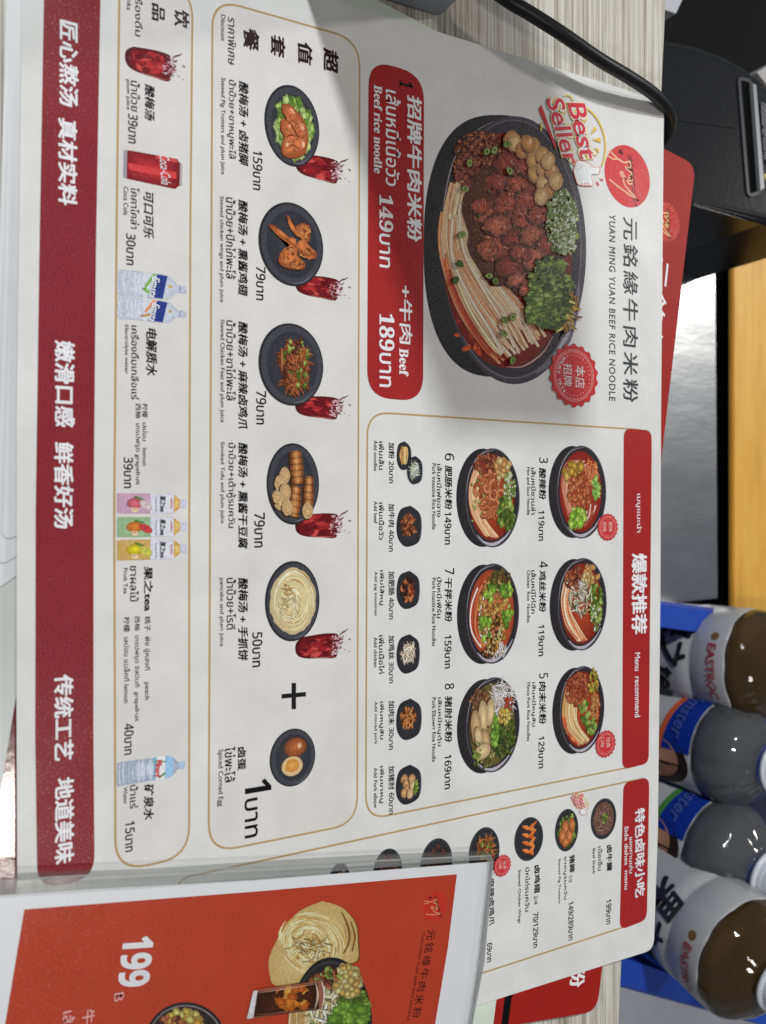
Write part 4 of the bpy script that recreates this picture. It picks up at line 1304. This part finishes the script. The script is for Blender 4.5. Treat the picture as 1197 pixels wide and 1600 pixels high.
def flyer_pics():
    R = random.Random(51)
    mp = pxmap(.3425, 370, 1360, ZFL)
    p = Pic(mp)
    out = curve([(390, 140), (480, 170), (540, 240), (552, 330), (548, 410), (480, 430), (400, 460), (320, 500), (250, 518), (170, 522), (148, 460), (150, 390), (200, 290), (280, 190), (390, 140)], 70)
    p.add([(a + 8, b + 4) for a, b in out], (120, 70, 30))
    p.add(out, (196, 166, 100), (224, 202, 146))
    for k in range(260):
        r = R.uniform(.05, 1)
        t0 = R.uniform(0, 6.28)
        ln = R.uniform(.3, 1.3)
        cx, cy = 350 - 40 * (1 - r), 335 + 20 * (1 - r)
        pts = [(cx + 158 * r * math.cos(t0 + ln * i / 9) + 22 * r * math.sin(t0 + ln * i / 9), cy + 150 * r * math.sin(t0 + ln * i / 9)) for i in range(10)]
        pts = [q for q in pts if 165 < q[0] < 535 and 160 < q[1] < 505 - .25 * max(0, q[0] - 300)]
        if len(pts) > 3:
            p.stroke(pts, R.uniform(4, 15), R.choice([(226, 206, 150), (204, 170, 100), (238, 226, 184), (186, 148, 82), (214, 188, 124), (232, 214, 164)]), True)
    for pts, wd in (([(478, 190), (500, 250), (508, 320), (486, 380)], 26), ([(520, 230), (534, 300), (526, 370)], 18)):
        p.stroke(curve(pts, 14), wd, (128, 88, 44), True)
        p.stroke([(a - 5, b) for a, b in curve(pts, 14)], wd * .4, (204, 168, 104), True)
    shreds(p, R, (330, 350, 80, 60), 40, 36, 8, [(236, 220, 176), (206, 170, 104), (222, 200, 146), (196, 150, 84)], .9)
    p.build('dish_picture', prt, ZFL + .00005)
    p = Pic(mp)
    p.ell(430, 700, 186, 306, (32, 31, 32), (44, 42, 42), n=60)
    p.ell(425, 700, 172, 290, (60, 58, 58), (50, 46, 46), n=60)
    p.ell(422, 704, 164, 282, (40, 38, 38), (60, 50, 40), n=60)
    crumbs(p, R, (400, 600, 120, 130), 120, 18, MINCE + ONION[:2])
    bundle(p, R, [(240, 640), (240, 720), (260, 860)], [(330, 640), (330, 720), (350, 860)], 16, 9, [(222, 190, 140), (200, 160, 104)], 4)
    shreds(p, R, (400, 640, 80, 90), 70, 40, 11, [(222, 212, 170), (196, 180, 120), (234, 228, 200)], .3)
    leaves(p, R, (530, 610, 66, 90), 110, 24, DKG + GREEN)
    leaves(p, R, (510, 680, 80, 70), 60, 36, [(120, 160, 60), (96, 136, 44)])
    for _ in range(80):
        a, b = inside(R, (500, 500, 62, 70))
        p.blob(a, b, 15, 20, R.choice([(206, 164, 96), (190, 146, 80), (220, 184, 124)]), R, .08, 9)
    crumbs(p, R, (430, 470, 50, 40), 40, 10, MINCE + GREEN)
    p.build('dish_picture', prt, ZFL + .0004)
    p = Pic(mp)
    p.add(rpoly([(44, 672), (76, 542), (392, 496), (396, 624)], 24), (150, 96, 76), (120, 66, 48))
    p.add(rpoly([(72, 664), (90, 552), (366, 508), (372, 630)], 8), (52, 26, 14), (84, 42, 18))
    for _ in range(40):
        a, b = inside(R, (270, 575, 90, 46))
        p.blob(a, b, 26, 20, R.choice([(206, 116, 36), (176, 88, 26), (226, 150, 66), (70, 34, 14)]), R, .25, 8, 1.15, .8)
    p.add(rpoly([(42, 674), (72, 544), (92, 542), (72, 668)], 6), (206, 200, 198), (236, 234, 232))
    p.stroke(curve([(384, 624), (396, 560), (382, 496)], 12), 8, (226, 206, 190), True)
    p.stroke(curve([(352, 630), (366, 566), (356, 506)], 12), 10, (206, 176, 160), True)
    p.stroke([(100, 553), (240, 532), (350, 514)], 6, (196, 150, 120), True)
    p.stroke([(84, 655), (220, 640), (350, 626)], 5, (150, 96, 66), True)
    p.build('drink_picture', prt, ZFL + .0008)
    p = Pic(pxmap(.3342, 0, 1100, ZFL))
    p.ell(868, 1580, 190, 186, (36, 34, 34), (50, 46, 44), n=50)
    p.ell(868, 1582, 178, 176, (120, 112, 108), (50, 46, 44), n=50)
    p.ell(866, 1584, 172, 170, (44, 40, 38), (60, 46, 36), n=50)
    for _ in range(60):
        a, b = inside(R, (860, 1490, 80, 60))
        p.blob(a, b, 17, 22, R.choice([(206, 156, 70), (190, 136, 56), (222, 180, 96)]), R, .1, 9)
    crumbs(p, R, (800, 1500, 70, 40), 50, 12, MINCE + [(180, 130, 60)])
    p.build('dish_picture', prt, ZFL + .00005)
flyer_pics()

def sleeve_mat(name, tint, alpha, rough):
    m, nt, b = base_mat(name)
    nt.nodes.remove(b)
    tr = nt.nodes.new('ShaderNodeBsdfTransparent')
    tr.inputs[0].default_value = (*tint, 1)
    gl = nt.nodes.new('ShaderNodeBsdfGlossy')
    gl.inputs['Roughness'].default_value = rough
    df = nt.nodes.new('ShaderNodeBsdfDiffuse')
    df.inputs[0].default_value = (.62, .63, .60, 1)
    n = noise(nt, 14, 3, .5, mp=(1, 5, 1))
    bp = nt.nodes.new('ShaderNodeBump')
    bp.inputs['Strength'].default_value = .12
    bp.inputs['Distance'].default_value = .004
    nt.links.new(n.outputs['Fac'], bp.inputs['Height'])
    nt.links.new(bp.outputs[0], gl.inputs['Normal'])
    fr = nt.nodes.new('ShaderNodeFresnel')
    fr.inputs['IOR'].default_value = 1.45
    m1 = nt.nodes.new('ShaderNodeMixShader')
    m1.inputs[0].default_value = alpha
    nt.links.new(tr.outputs[0], m1.inputs[1])
    nt.links.new(df.outputs[0], m1.inputs[2])
    m2 = nt.nodes.new('ShaderNodeMixShader')
    ml = nt.nodes.new('ShaderNodeMath')
    ml.operation = 'MULTIPLY'
    ml.inputs[1].default_value = .45
    nt.links.new(fr.outputs[0], ml.inputs[0])
    nt.links.new(ml.outputs[0], m2.inputs[0])
    nt.links.new(m1.outputs[0], m2.inputs[1])
    nt.links.new(gl.outputs[0], m2.inputs[2])
    nt.links.new(m2.outputs[0], nt.nodes['Material Output'].inputs['Surface'])
    return m
slv = thing('plastic_sleeve', 'clear plastic sleeve holding the orange red flyer over the menu corner', 'plastic sleeve', P(400, 1600, .0050))
ZS = .0100
so = [(-60, 1378), (24, 1373), (234, 1366), (400, 1354), (600, 1342), (768, 1336), (772, 1352), (757, 1504), (736, 1612), (700, 1800), (-80, 1800)]
m_sl = sleeve_mat('clear_film', (.99, .99, .99), .0, .09)
film = flat('front_film', rpoly(px2(so, ZS), [0, 0, 0, 0, 0, .003, 0, 0, 0, 0, 0]), ZS, m_sl, slv)
# welded rim: strip between the sleeve's outline and the paper
rim_o = px2([(-60, 1378), (24, 1373), (234, 1366), (400, 1354), (600, 1342), (768, 1336), (771, 1350), (757, 1504), (736, 1612), (700, 1800)], ZS + .0002)
rim_i = px2([(-60, 1402), (30, 1396), (236, 1383), (400, 1371), (600, 1355), (760, 1343), (764, 1352), (750, 1504), (729, 1612), (693, 1800)], ZS + .0002)
V = [(x, y, ZS + .0002) for x, y in rim_o] + [(x, y, ZS + .0004) for x, y in rim_i]
nR = len(rim_o)
me = bpy.data.meshes.new('welded_rim')
me.from_pydata(V, [], [(i, i + 1, nR + i + 1, nR + i) for i in range(nR - 1)])
link('welded_rim', me, sleeve_mat('welded_film', (.86, .87, .85), .22, .25), slv)
me = bpy.data.meshes.new('side_film')
V = [(x, y, ZS + .0001) for x, y in rim_o] + [(x, y, .0049) for x, y in rim_o]
me.from_pydata(V, [], [(i, i + 1, nR + i + 1, nR + i) for i in range(nR - 1)])
link('side_film', me, sleeve_mat('side_film_clear', (.93, .94, .93), .10, .4), slv)
flat('back_film', rpoly(px2(so, .0050), 0), .0050, m_sl, slv)
for a, b in (((26, 1374), (400, 1355)), ((400, 1355), (768, 1337)), ((770, 1345), (736, 1612))):
    tube('seam', curve([P(a[0], a[1], ZS).to_tuple(), P((a[0] + b[0]) / 2, (a[1] + b[1]) / 2 - .5, ZS).to_tuple(), P(b[0], b[1], ZS).to_tuple()], 12), .00035,
         sleeve_mat('seam_film', (.75, .76, .74), .45, .1), slv, 8)

# ================================================================== CABLE AND GREY STAND
cz = [(740, -40, .010), (790, -2, .016), (830, 22, .018), (880, 54, .019), (935, 92, .018), (985, 122, .015), (1020, 146, .011), (1041, 168, .006), (1048, 188, -.004), (1043, 208, -.018), (1030, 226, -.036), (1010, 250, -.07), (985, 280, -.14)]
cab = tube('cable', curve([P(*c).to_tuple() for c in cz], 90), .0030, plain('black_rubber', (.007, .007, .008), .4, var=.3, vs=90, spec=.35), None, 18)
tag(cab, 'thick black power cable arching over the table edge', 'cable')

gb = thing('metal_box', 'grey painted metal box on the table, cut by the top edge of the photo', 'box', P(640, -60, 0))
m_gs = plain('grey_paint', (.25, .265, .285), .38, var=.06, vs=60)
gq = [P(540, -14, 0), P(686, 30, 0)]
gd = (gq[1] - gq[0]).normalized()
gn = Vector((gd.y, -gd.x, 0))
if gn.x > 0:
    gn = -gn
gl = (P(456, -45, 0) - gq[1]).length
gc = [gq[1] - gd * gl, gq[1], gq[1] + gn * .12, gq[1] - gd * gl + gn * .12]
slab('body', rpoly([(v.x, v.y) for v in gc], .002), .0025, .26, m_gs, gb, .002)
slab('contact_shade_strip', [(v.x, v.y) for v in (gc[0] + gd * .003 + gn * .003, gc[1] - gd * .003 + gn * .003, gc[2] - gd * .003 - gn * .003, gc[3] + gd * .003 - gn * .003)], 0, .0025, plain('contact_shade_dark', (.01, .01, .01), .7), gb)  # near-black inset strip standing in for the contact shadow under the box

# ================================================================== BEHIND THE TABLE
m_blk = plain('black_plastic', (.012, .012, .013), .26, var=.1, vs=300, spec=.3)
m_mat = plain('black_counter', (.003, .003, .003), .7, spec=.12)
ZB = -.16
ct = thing('low_counter', 'black low counter behind the table under the printer', 'counter', (P(1150, 400, ZB).x, P(1150, 400, ZB).y, -.74))
q = px2([(1010, -420), (1500, -420), (1500, 1010), (1010, 985)], ZB)
slab('counter_top', q, ZB - .03, ZB, m_mat, ct, .002)
bm = bmesh.new()
cx_, cy_ = sum(a for a, b in q) / 4, sum(b for a, b in q) / 4
box_bm(bm, (cx_, cy_ + .03, (ZB - .03 - .74) / 2), (.36, .16, .74 + ZB - .03))
bmobj('cabinet', bm, m_mat, ct)

# printer
ZPR = -.05
pr = thing('receipt_printer', 'black receipt printer with long paper slot beyond the table edge', 'printer', P(1110, 200, ZB))
TK = .17
TY = P(1040, 200, ZPR).y
def PT(px, py, dz=0):
    d = FW + UP * ((px - 598.5) / F) + RT * ((py - 800) / F)
    return CAM + d * ((ZPR + dz - TK * TY - CAM.z) / (d.z - TK * d.y))
def onlid(o, dz):
    for v in o.data.vertices:       # lay a flat piece on the sloping lid
        v.co.z += TK * (v.co.y - TY)
    return o
def pt2(pts):
    return [(PT(x, y).x, PT(x, y).y) for x, y in pts]
top = pt2([(1015, 62), (1045, 60), (1085, 68), (1125, 82), (1160, 100), (1190, 122), (1215, 150), (1275, 380), (1197, 348), (1084, 322), (1015, 308)])
def hull(pts, z0, z1, name, mat, parent, bev=.006):
    bm = bmesh.new()
    vs = [bm.verts.new((x, y, z1 + TK * (y - TY))) for x, y in pts]
    f = bm.faces.new(vs)
    r = bmesh.ops.extrude_face_region(bm, geom=[f])
    for g in r['geom']:
        if isinstance(g, bmesh.types.BMVert):
            g.co.z = z0
    es = [e for e in bm.edges if e.verts[0].co.z > z0 + .01 and e.verts[1].co.z > z0 + .01]
    bmesh.ops.bevel(bm, geom=es, offset=bev, segments=4, affect='EDGES', profile=.6)
    return bmobj(name, bm, mat, parent)
hull(top, ZB, ZPR, 'body', m_blk, pr)
sl = rpoly(pt2([(1153, 122), (1172, 128), (1186, 300), (1168, 308)]), .003)
onlid(frame('slot_frame', sl, .0022, ZPR + .0009, plain('slot_trim', (.05, .05, .055), .35), pr), 0)
onlid(flat('slot', sl, ZPR + .0004, plain('slot_black', (.002, .002, .002), .8, spec=.1), pr), 0)
onlid(slab('tear_bar', pt2([(1170, 134), (1175, 136), (1188, 296), (1182, 300)]), ZPR + .0005, ZPR + .003, plain('grey_metal_bar', (.36, .36, .39), .35, .3), pr), 0)
lab = onlid(flat('rating_label', pt2([(1187, 160), (1230, 172), (1245, 262), (1196, 256)]), ZPR + .0008, plain('label_grey', (.07, .07, .075), .5), pr), 0)
bm = bmesh.new()
bmesh.ops.create_uvsphere(bm, u_segments=16, v_segments=8, radius=.0022, matrix=Matrix.Translation(PT(1196, 277, .0012)))
bmobj('indicator', bm, plain('indicator_yellow', (.75, .62, .12), .3), pr, True)
V, Fc = [], []
for (vs, fs), (ll, lr, hx) in zip(raw_texts([('POWER  AC ADAPTER', 0, 0, 1), ('INPUT 24V 2.5A', 0, 0, 1), ('THERMAL PRINTER', 0, 0, 1)]),
                                  (((1189, 168), (1194, 250), 3), ((1194, 170), (1199, 252), 3), ((1199, 172), (1204, 254), 3))):
    O, E = PT(*ll, .0012), PT(*lr, .0012) - PT(*ll, .0012)
    N = PT(ll[0] + hx, ll[1], .0012) - O
    x0, x1, y0, y1 = min(v[0] for v in vs), max(v[0] for v in vs), min(v[1] for v in vs), max(v[1] for v in vs)
    n = len(V)
    V += [tuple(O + E * ((v[0] - x0) / (x1 - x0)) + N * ((v[1] - y0) / (y1 - y0))) for v in vs]
    Fc += [tuple(i + n for i in f) for f in fs]
me = bpy.data.meshes.new('label_text')
me.from_pydata(V, [], Fc)
link('label_text', me, plain('label_ink', (.30, .30, .31), .5), lab)
tube('lid_seam', [PT(1050, 186, .0002).to_tuple(), PT(1110, 194, .0002).to_tuple(), PT(1150, 200, .0002).to_tuple()], .0004, plain('seam_dark', (.004, .004, .004), .6), pr, 8)

# stainless box and orange board
def steel_mat():
    m, nt, b = base_mat('brushed_steel')
    b.inputs['Metallic'].default_value = 1
    n = noise(nt, 1, 4, .6, mp=(40, 14, 14))
    r = ramp(nt, n.outputs['Fac'], [(.3, (.38, .39, .40)), (.7, (.52, .53, .54))])
    nt.links.new(r.outputs[0], b.inputs['Base Color'])
    b.inputs['Roughness'].default_value = .32
    bump(nt, b, n.outputs['Fac'], .15, .002)
    return m
ZST = -.125
st = slab('steel_box', px2([(1000, 404), (1120, 382), (1124, 935), (1000, 948)], ZST), ZB, ZST, steel_mat(), None, .002)
tag(st, 'brushed stainless steel box between the table edge and orange board', 'box')
def orange_mat():
    m, nt, b = base_mat('orange_wood')
    n = noise(nt, 1, 4, .6, mp=(9, 60, 60))
    r = ramp(nt, n.outputs['Fac'], [(.3, (.62, .30, .035)), (.5, (.80, .42, .06)), (.7, (.88, .50, .085))])
    nt.links.new(r.outputs[0], b.inputs['Base Color'])
    b.inputs['Roughness'].default_value = .45
    return m
ob = thing('wooden_board', 'orange varnished wooden board lying behind the steel box', 'board', P(1230, 640, ZB))
bq_ = px2([(1146, 330), (1330, 230), (1330, 985), (1146, 950)], ZST)
slab('top', bq_, ZST - .004, ZST, orange_mat(), ob, .001)
bcx, bcy = sum(a for a, b in bq_) / 4, sum(b for a, b in bq_) / 4
slab('black_base', [(bcx + (a - bcx) * .97, bcy + (b - bcy) * .94) for a, b in bq_], ZB, ZST - .004, m_mat, ob)

# pale corner of paper and a white edge behind the printer
pp_ = slab('paper_pad', px2([(1036, 14), (1056, 21), (1080, -30), (1030, -40)], -.08), ZB, -.08, plain('pad_white', (.5, .5, .53), .5), None)
tag(pp_, 'pale grey paper pad beside the printer at the table edge', 'pad')
pe = slab('paper_roll_box', px2([(1183, 113), (1215, 92), (1240, 130), (1200, 135)], -.1), ZB, -.1, plain('roll_box_grey', (.4, .38, .36), .5), None)
tag(pe, 'beige box corner just behind the printer', 'box')

# ------------------------------------------------------------------ crate
m_cr = plain('blue_plastic', (.008, .06, .42), .45, var=.08, vs=60)
ZR = -.085
ZC = -.315
cr_ = thing('bottle_crate', 'bright blue plastic crate full of bottles below the table edge', 'crate', (P(1100, 1240, ZR).x, P(1100, 1240, ZR).y + .03, ZC - .004))
rim_px = [(985, 936), (1290, 978), (1330, 1640), (930, 1530)]
ro = [Vector((*p, ZR)) for p in px2(rim_px, ZR)]
cen = sum(ro, Vector()) / 4
def ring(pts, d, z):
    out = []
    for p in pts:
        v = (p - cen)
        v.z = 0
        l = v.length
        q = cen + v * ((l - d) / l)
        out.append(Vector((q.x, q.y, z)))
    return out
def loft(name, rings, mat, parent, cap=False):
    bm = bmesh.new()
    rs = [[bm.verts.new(v) for v in r] for r in rings]
    for a, b in zip(rs, rs[1:]):
        n = len(a)
        for i in range(n):
            bm.faces.new((a[i], a[(i + 1) % n], b[(i + 1) % n], b[i]))
    if cap:
        bm.faces.new(rs[-1])
    return bmobj(name, bm, mat, parent)
loft('wall', [ring(ro, .016, ZR - .002), ring(ro, .03, ZC), ring(ro, .034, ZC + .004), ring(ro, .020, ZR - .002)], m_cr, cr_)
loft('rim', [ring(ro, .02, ZR - .004), ring(ro, .0, ZR - .012), ring(ro, -.002, ZR - .004), ring(ro, .001, ZR), ring(ro, .02, ZR), ring(ro, .0205, ZR - .004)], m_cr, cr_)
bt = ring(ro, .031, ZC)
slab('floor_panel', [(v.x, v.y) for v in bt], ZC - .004, ZC + .003, m_cr, cr_)
bq = [Vector((v.x, v.y)) for v in ring(ro, -.02, 0)]
pt_ = thing('crate_stool', 'grey plinth carrying the blue crate', 'plinth', (cr_.location.x, cr_.location.y, -.74))
slab('top_board', [(v.x, v.y) for v in ring(ro, .02, 0)], ZC - .03, ZC - .0045, plain('plinth_grey', (.42, .43, .45), .5), pt_)
bm = bmesh.new()
box_bm(bm, (cr_.location.x, cr_.location.y, (ZC - .03 - .74) / 2), (.3, .16, .74 + ZC - .03))
bmobj('pedestal', bm, plain('plinth_dark', (.2, .2, .21), .6), pt_)

# ------------------------------------------------------------------ bottles
def pet_mat(name, col, trans, rough=.04):
    m, nt, b = base_mat(name)
    b.inputs['Base Color'].default_value = (*col, 1)
    b.inputs['Transmission Weight'].default_value = trans
    b.inputs['IOR'].default_value = 1.36
    b.inputs['Roughness'].default_value = rough
    b.inputs['Coat Weight'].default_value = .5
    b.inputs['Coat Roughness'].default_value = .02
    n = noise(nt, 1, 3, .5, mp=(60, 60, 22))
    bump(nt, b, n.outputs['Fac'], .35, .004)
    return m
m_tea = pet_mat('amber_tea', (.56, .34, .10), .93, .02)
m_clr = pet_mat('clear_drink', (.90, .92, .95), .93, .02)
m_cap = plain('cap_white', (.70, .72, .74), .35)
m_lab = plain('sleeve_white', (.46, .455, .45), .3, var=.03)
M_WRAP = vertex_ink('label_print')

def lathe(name, prof, mat, parent, seg=64, square=0, ribs=0, nr=9):
    bm = bmesh.new()
    rs = []
    for i, (r, z) in enumerate(prof):
        row = []
        rb = ribs * math.sin(math.pi * i / (len(prof) - 1))
        for k in range(seg):
            t = 2 * math.pi * k / seg
            rr = r * (1 + square * (1 - abs(math.cos(2 * t)) ** .7) * .5) * (1 + rb * abs(math.cos(nr * t / 2)))
            row.append(bm.verts.new((rr * math.cos(t), rr * math.sin(t), z)))
        rs.append(row)
    for a, b in zip(rs, rs[1:]):
        for k in range(seg):
            bm.faces.new((a[k], a[(k + 1) % seg], b[(k + 1) % seg], b[k]))
    bm.faces.new(rs[0][::-1])
    bm.faces.new(rs[-1])
    o = bmobj(name, bm, mat, None, True)
    o.parent = parent
    return o

def wrapf(Rr, th0):
    def f(x, y, q):
        t = x / Rr + th0
        r = Rr + .0006 + q * 6
        return (r * math.sin(t), -r * math.cos(t), y)
    return f

def wrap_text(par, name, body, Rr, x0, x1, z0, z1, mat, th0=0, b=0, sh=0, rot=False, slant=0):
    (vs, fs), = raw_texts([(body, b, sh, 1)])
    ax0, ax1 = min(v[0] for v in vs), max(v[0] for v in vs)
    ay0, ay1 = min(v[1] for v in vs), max(v[1] for v in vs)
    out = []
    for v in vs:
        x = x0 + (x1 - x0) * (v[0] - ax0) / (ax1 - ax0)
        y = z0 + (z1 - z0) * (v[1] - ay0) / (ay1 - ay0) + slant * (x - x0)
        t = x / Rr + th0
        r = Rr + .0011 + v[2] * 3
        out.append((r * math.sin(t), -r * math.cos(t), y))
    me = bpy.data.meshes.new(name)
    me.from_pydata(out, [], fs)
    o = link(name, me, mat)
    o.parent = par
    return o

m_tb = plain('label_black', (.012, .012, .014), .4)
m_tr = plain('label_red', (.36, .035, .04), .4)
m_tg = plain('label_grey_text', (.16, .16, .17), .4)
GRP = 'bottles standing in the blue crate'

def place(px, py, Y, lean=0):
    """stand the bottle so that the top of its label sits where the photo shows it at distance Y"""
    d = FW + UP * ((px - 598.5) / F) + RT * ((py - 800) / F)
    t = Y / d.y
    return CAM + d * t

def orient(root, anchor, hl, lean, leanx, spin):
    ax = Vector((math.sin(leanx), math.sin(lean), math.cos(lean))).normalized()
    qrot = Vector((0, 0, 1)).rotation_difference(ax)
    root.rotation_mode = 'QUATERNION'
    from mathutils import Quaternion
    root.rotation_quaternion = qrot @ Quaternion((0, 0, 1), spin)
    root.location = anchor - ax * hl

def tea_bottle(label, anchor, Rr, lean, leanx, spin):
    t = thing('tea_bottle', label, 'bottle', (0, 0, 0), GRP)
    HL = .155
    lathe('label_sleeve', [(Rr * .9, .0), (Rr, .006), (Rr, .06), (Rr * .985, .115), (Rr, .118), (Rr, .1265), (Rr * .975, .128), (Rr * .975, .130), (Rr * 1.0, .1315), (Rr, HL - .002), (Rr * .985, HL)], m_lab, t, square=.05)
    sh = [(Rr * .975, HL - .0035), (Rr * .985, HL + .001), (Rr * .95, HL + .005), (Rr * .86, HL + .0095), (Rr * .72, HL + .014), (Rr * .55, HL + .018), (Rr * .43, HL + .020), (.0130, HL + .0215), (.0125, HL + .023)]
    lathe('shoulder', sh, m_tea, t, 128, .05, .035, 10)
    lathe('neck_ring', [(.0125, HL + .0225), (.0165, HL + .023), (.0165, HL + .025), (.0125, HL + .0255)], m_cap, t, 40)
    cap(t, HL + .0255)
    wrap_text(t, 'lettering', '果之tea', Rr, -.037, .030, .108, .134, m_tb, 0, .035, .25, slant=-.18)
    wrap_text(t, 'lettering', 'EASTROC', Rr, -.014, .024, .1425, .1485, m_tr, 0, .02, .1)
    wrap_text(t, 'lettering', 'True fruit tea taste', Rr, -.030, .024, .092, .097, m_tg, 0, .01, .15)
    wrap_text(t, 'lettering', 'Fruit tea', Rr, -.010, .012, .102, .1055, m_tg, 0, 0, .15)
    p = Pic(lambda a, b: (a, b))
    p.ell(-.019, .1455, .0028, .0028, (110, 84, 50), n=14)
    p.build('mark', t, 0, M_WRAP, wrapf(Rr, 0)).parent = t
    orient(t, anchor, HL, lean, leanx, spin)
    return t

def cap(t, z):
    bm = bmesh.new()
    seg = 96
    rs = []
    for r, zz, kn in ((.0142, 0, 0), (.0142, .0025, 0), (.0138, .003, 1), (.0138, .0135, 1), (.0132, .0155, 0), (.0118, .0165, 0)):
        rs.append([bm.verts.new(((r + (.00025 if kn and k % 2 else 0)) * math.cos(2 * math.pi * k / seg), (r + (.00025 if kn and k % 2 else 0)) * math.sin(2 * math.pi * k / seg), z + zz)) for k in range(seg)])
    for a, b in zip(rs, rs[1:]):
        for k in range(seg):
            bm.faces.new((a[k], a[(k + 1) % seg], b[(k + 1) % seg], b[k]))
    bm.faces.new(rs[0][::-1])
    bm.faces.new(rs[-1])
    o = bmobj('cap', bm, m_cap)
    o.parent = t

def sport_bottle(label, anchor, Rr, lean, leanx, spin, stripe):
    t = thing('drink_bottle', label, 'bottle', (0, 0, 0), GRP)
    HL = .135
    lathe('label_sleeve', [(Rr * .9, 0), (Rr, .006), (Rr, .06), (Rr, HL - .002), (Rr * .985, HL)], m_lab, t)
    lathe('shoulder', [(Rr * .985, HL - .003), (Rr * 1.0, HL + .004), (Rr * .985, HL + .008), (Rr * .94, HL + .014), (Rr * .84, HL + .020), (Rr * .68, HL + .026), (Rr * .52, HL + .030), (Rr * .42, HL + .0325), (.0130, HL + .034), (.0125, HL + .037)], m_clr, t, 128, 0, .045, 12)
    lathe('neck_ring', [(.0125, HL + .0365), (.0165, HL + .037), (.0165, HL + .039), (.0125, HL + .0395)], m_cap, t, 40)
    cap(t, HL + .0395)
    p = Pic(lambda a, b: (a, b))
    def strip(x0, x1, f0, f1, col, n=18):
        for i in range(n):
            a, b = x0 + (x1 - x0) * i / n, x0 + (x1 - x0) * (i + 1) / n
            p.add([(a, f0(a)), (b, f0(b)), (b, f1(b)), (a, f1(a))], col)
    T = HL - .001
    strip(-.050, .006, lambda x: T - .017 - .10 * (x + .05), lambda x: T, (20, 50, 140))
    strip(-.050, .008, lambda x: T - .0215 - .09 * (x + .05), lambda x: T - .017 - .10 * (x + .05), stripe, 20)
    R = random.Random(7)
    p.k += 3
    # printed portrait
    p.ell(.0155, T - .026, .0165, .025, (48, 36, 32), (60, 44, 38), n=26, rot=.1)
    p.ell(.014, T - .031, .0145, .0225, (176, 126, 100), (214, 166, 136), n=26, rot=.1)
    p.ell(.008, T - .026, .0030, .0011, (60, 40, 34), n=10)
    p.ell(.020, T - .026, .0030, .0011, (60, 40, 34), n=10)
    p.ell(.014, T - .034, .0024, .004, (128, 84, 66), n=10)
    p.ell(.014, T - .043, .005, .0013, (110, 54, 48), n=12)
    p.ell(.014, T - .076, .024, .022, (140, 40, 36), (160, 52, 46), n=24)
    strip(.034, .075, lambda x: T - .055, lambda x: T - .012 - .2 * (x - .034), (26, 48, 120))
    strip(.030, .075, lambda x: T - .064, lambda x: T - .055, stripe)
    p.build('label_print', t, 0, M_WRAP, wrapf(Rr, 0)).parent = t
    wrap_text(t, 'lettering', 'Emster', Rr + .0006, -.040, -.002, T - .016, T - .006, plain('label_pale_blue', (.05, .10, .36), .4), 0, .02, .3)
    wrap_text(t, 'lettering', 'Electrolyte', Rr, -.044, -.016, T - .055, T - .048, m_tg, 0, .01, 0)
    orient(t, anchor, HL, lean, leanx, spin)
    return t

LE = rad(8)
tea_bottle('tea bottle standing nearest the orange board, beside the orange striped bottle', place(1180, 1038, .485, LE), .0372, LE, rad(-1), rad(-4))
sport_bottle('clear drink bottle with orange stripe and portrait on its label', place(1131, 1174, .464, LE), .0335, rad(3), rad(1), rad(-14), (200, 90, 50))
sport_bottle('clear drink bottle with green stripe and portrait on its label', place(1120, 1324, .452, LE), .0335, rad(1), rad(7), rad(-28), (70, 130, 60))
tea_bottle('tea bottle standing beside the green striped bottle, nearest the bottom of the photo', place(1166, 1496, .424, LE), .0370, rad(-6), rad(9), rad(6))
for px_, py_, Y_, lab in ((1170, 1268, .515, 'blue labelled bottle in the back row between the two clear bottles'), (1175, 1430, .515, 'blue labelled bottle in the back row between green striped bottle and tea bottle')):
    t = thing('drink_bottle', lab, 'bottle', (0, 0, 0), GRP)
    Rb = .031
    lathe('label_sleeve', [(Rb * .9, 0), (Rb, .006), (Rb, .17), (Rb * .985, .172)], plain('back_label_blue', (.02, .035, .22), .35), t)
    lathe('shoulder', [(Rb * .97, .1715), (Rb * .9, .19), (Rb * .6, .205), (.0125, .213), (.0125, .216)], m_clr, t)
    cap(t, .216)
    p = Pic(lambda a, b: (a, b))
    R = random.Random(3)
    crumbs(p, R, (-.008, .150, .014, .012), 26, .004, [(170, 120, 70), (60, 110, 60), (150, 60, 50), (190, 160, 90)])
    p.build('label_print', t, 0, M_WRAP, wrapf(Rb, 0)).parent = t
    wrap_text(t, 'lettering', 'E', Rb, -.004, .012, .110, .134, m_lab, 0, .02, .2)
    orient(t, place(px_, py_, Y_, 0), .16, LE, 0, 0)

flush_texts()
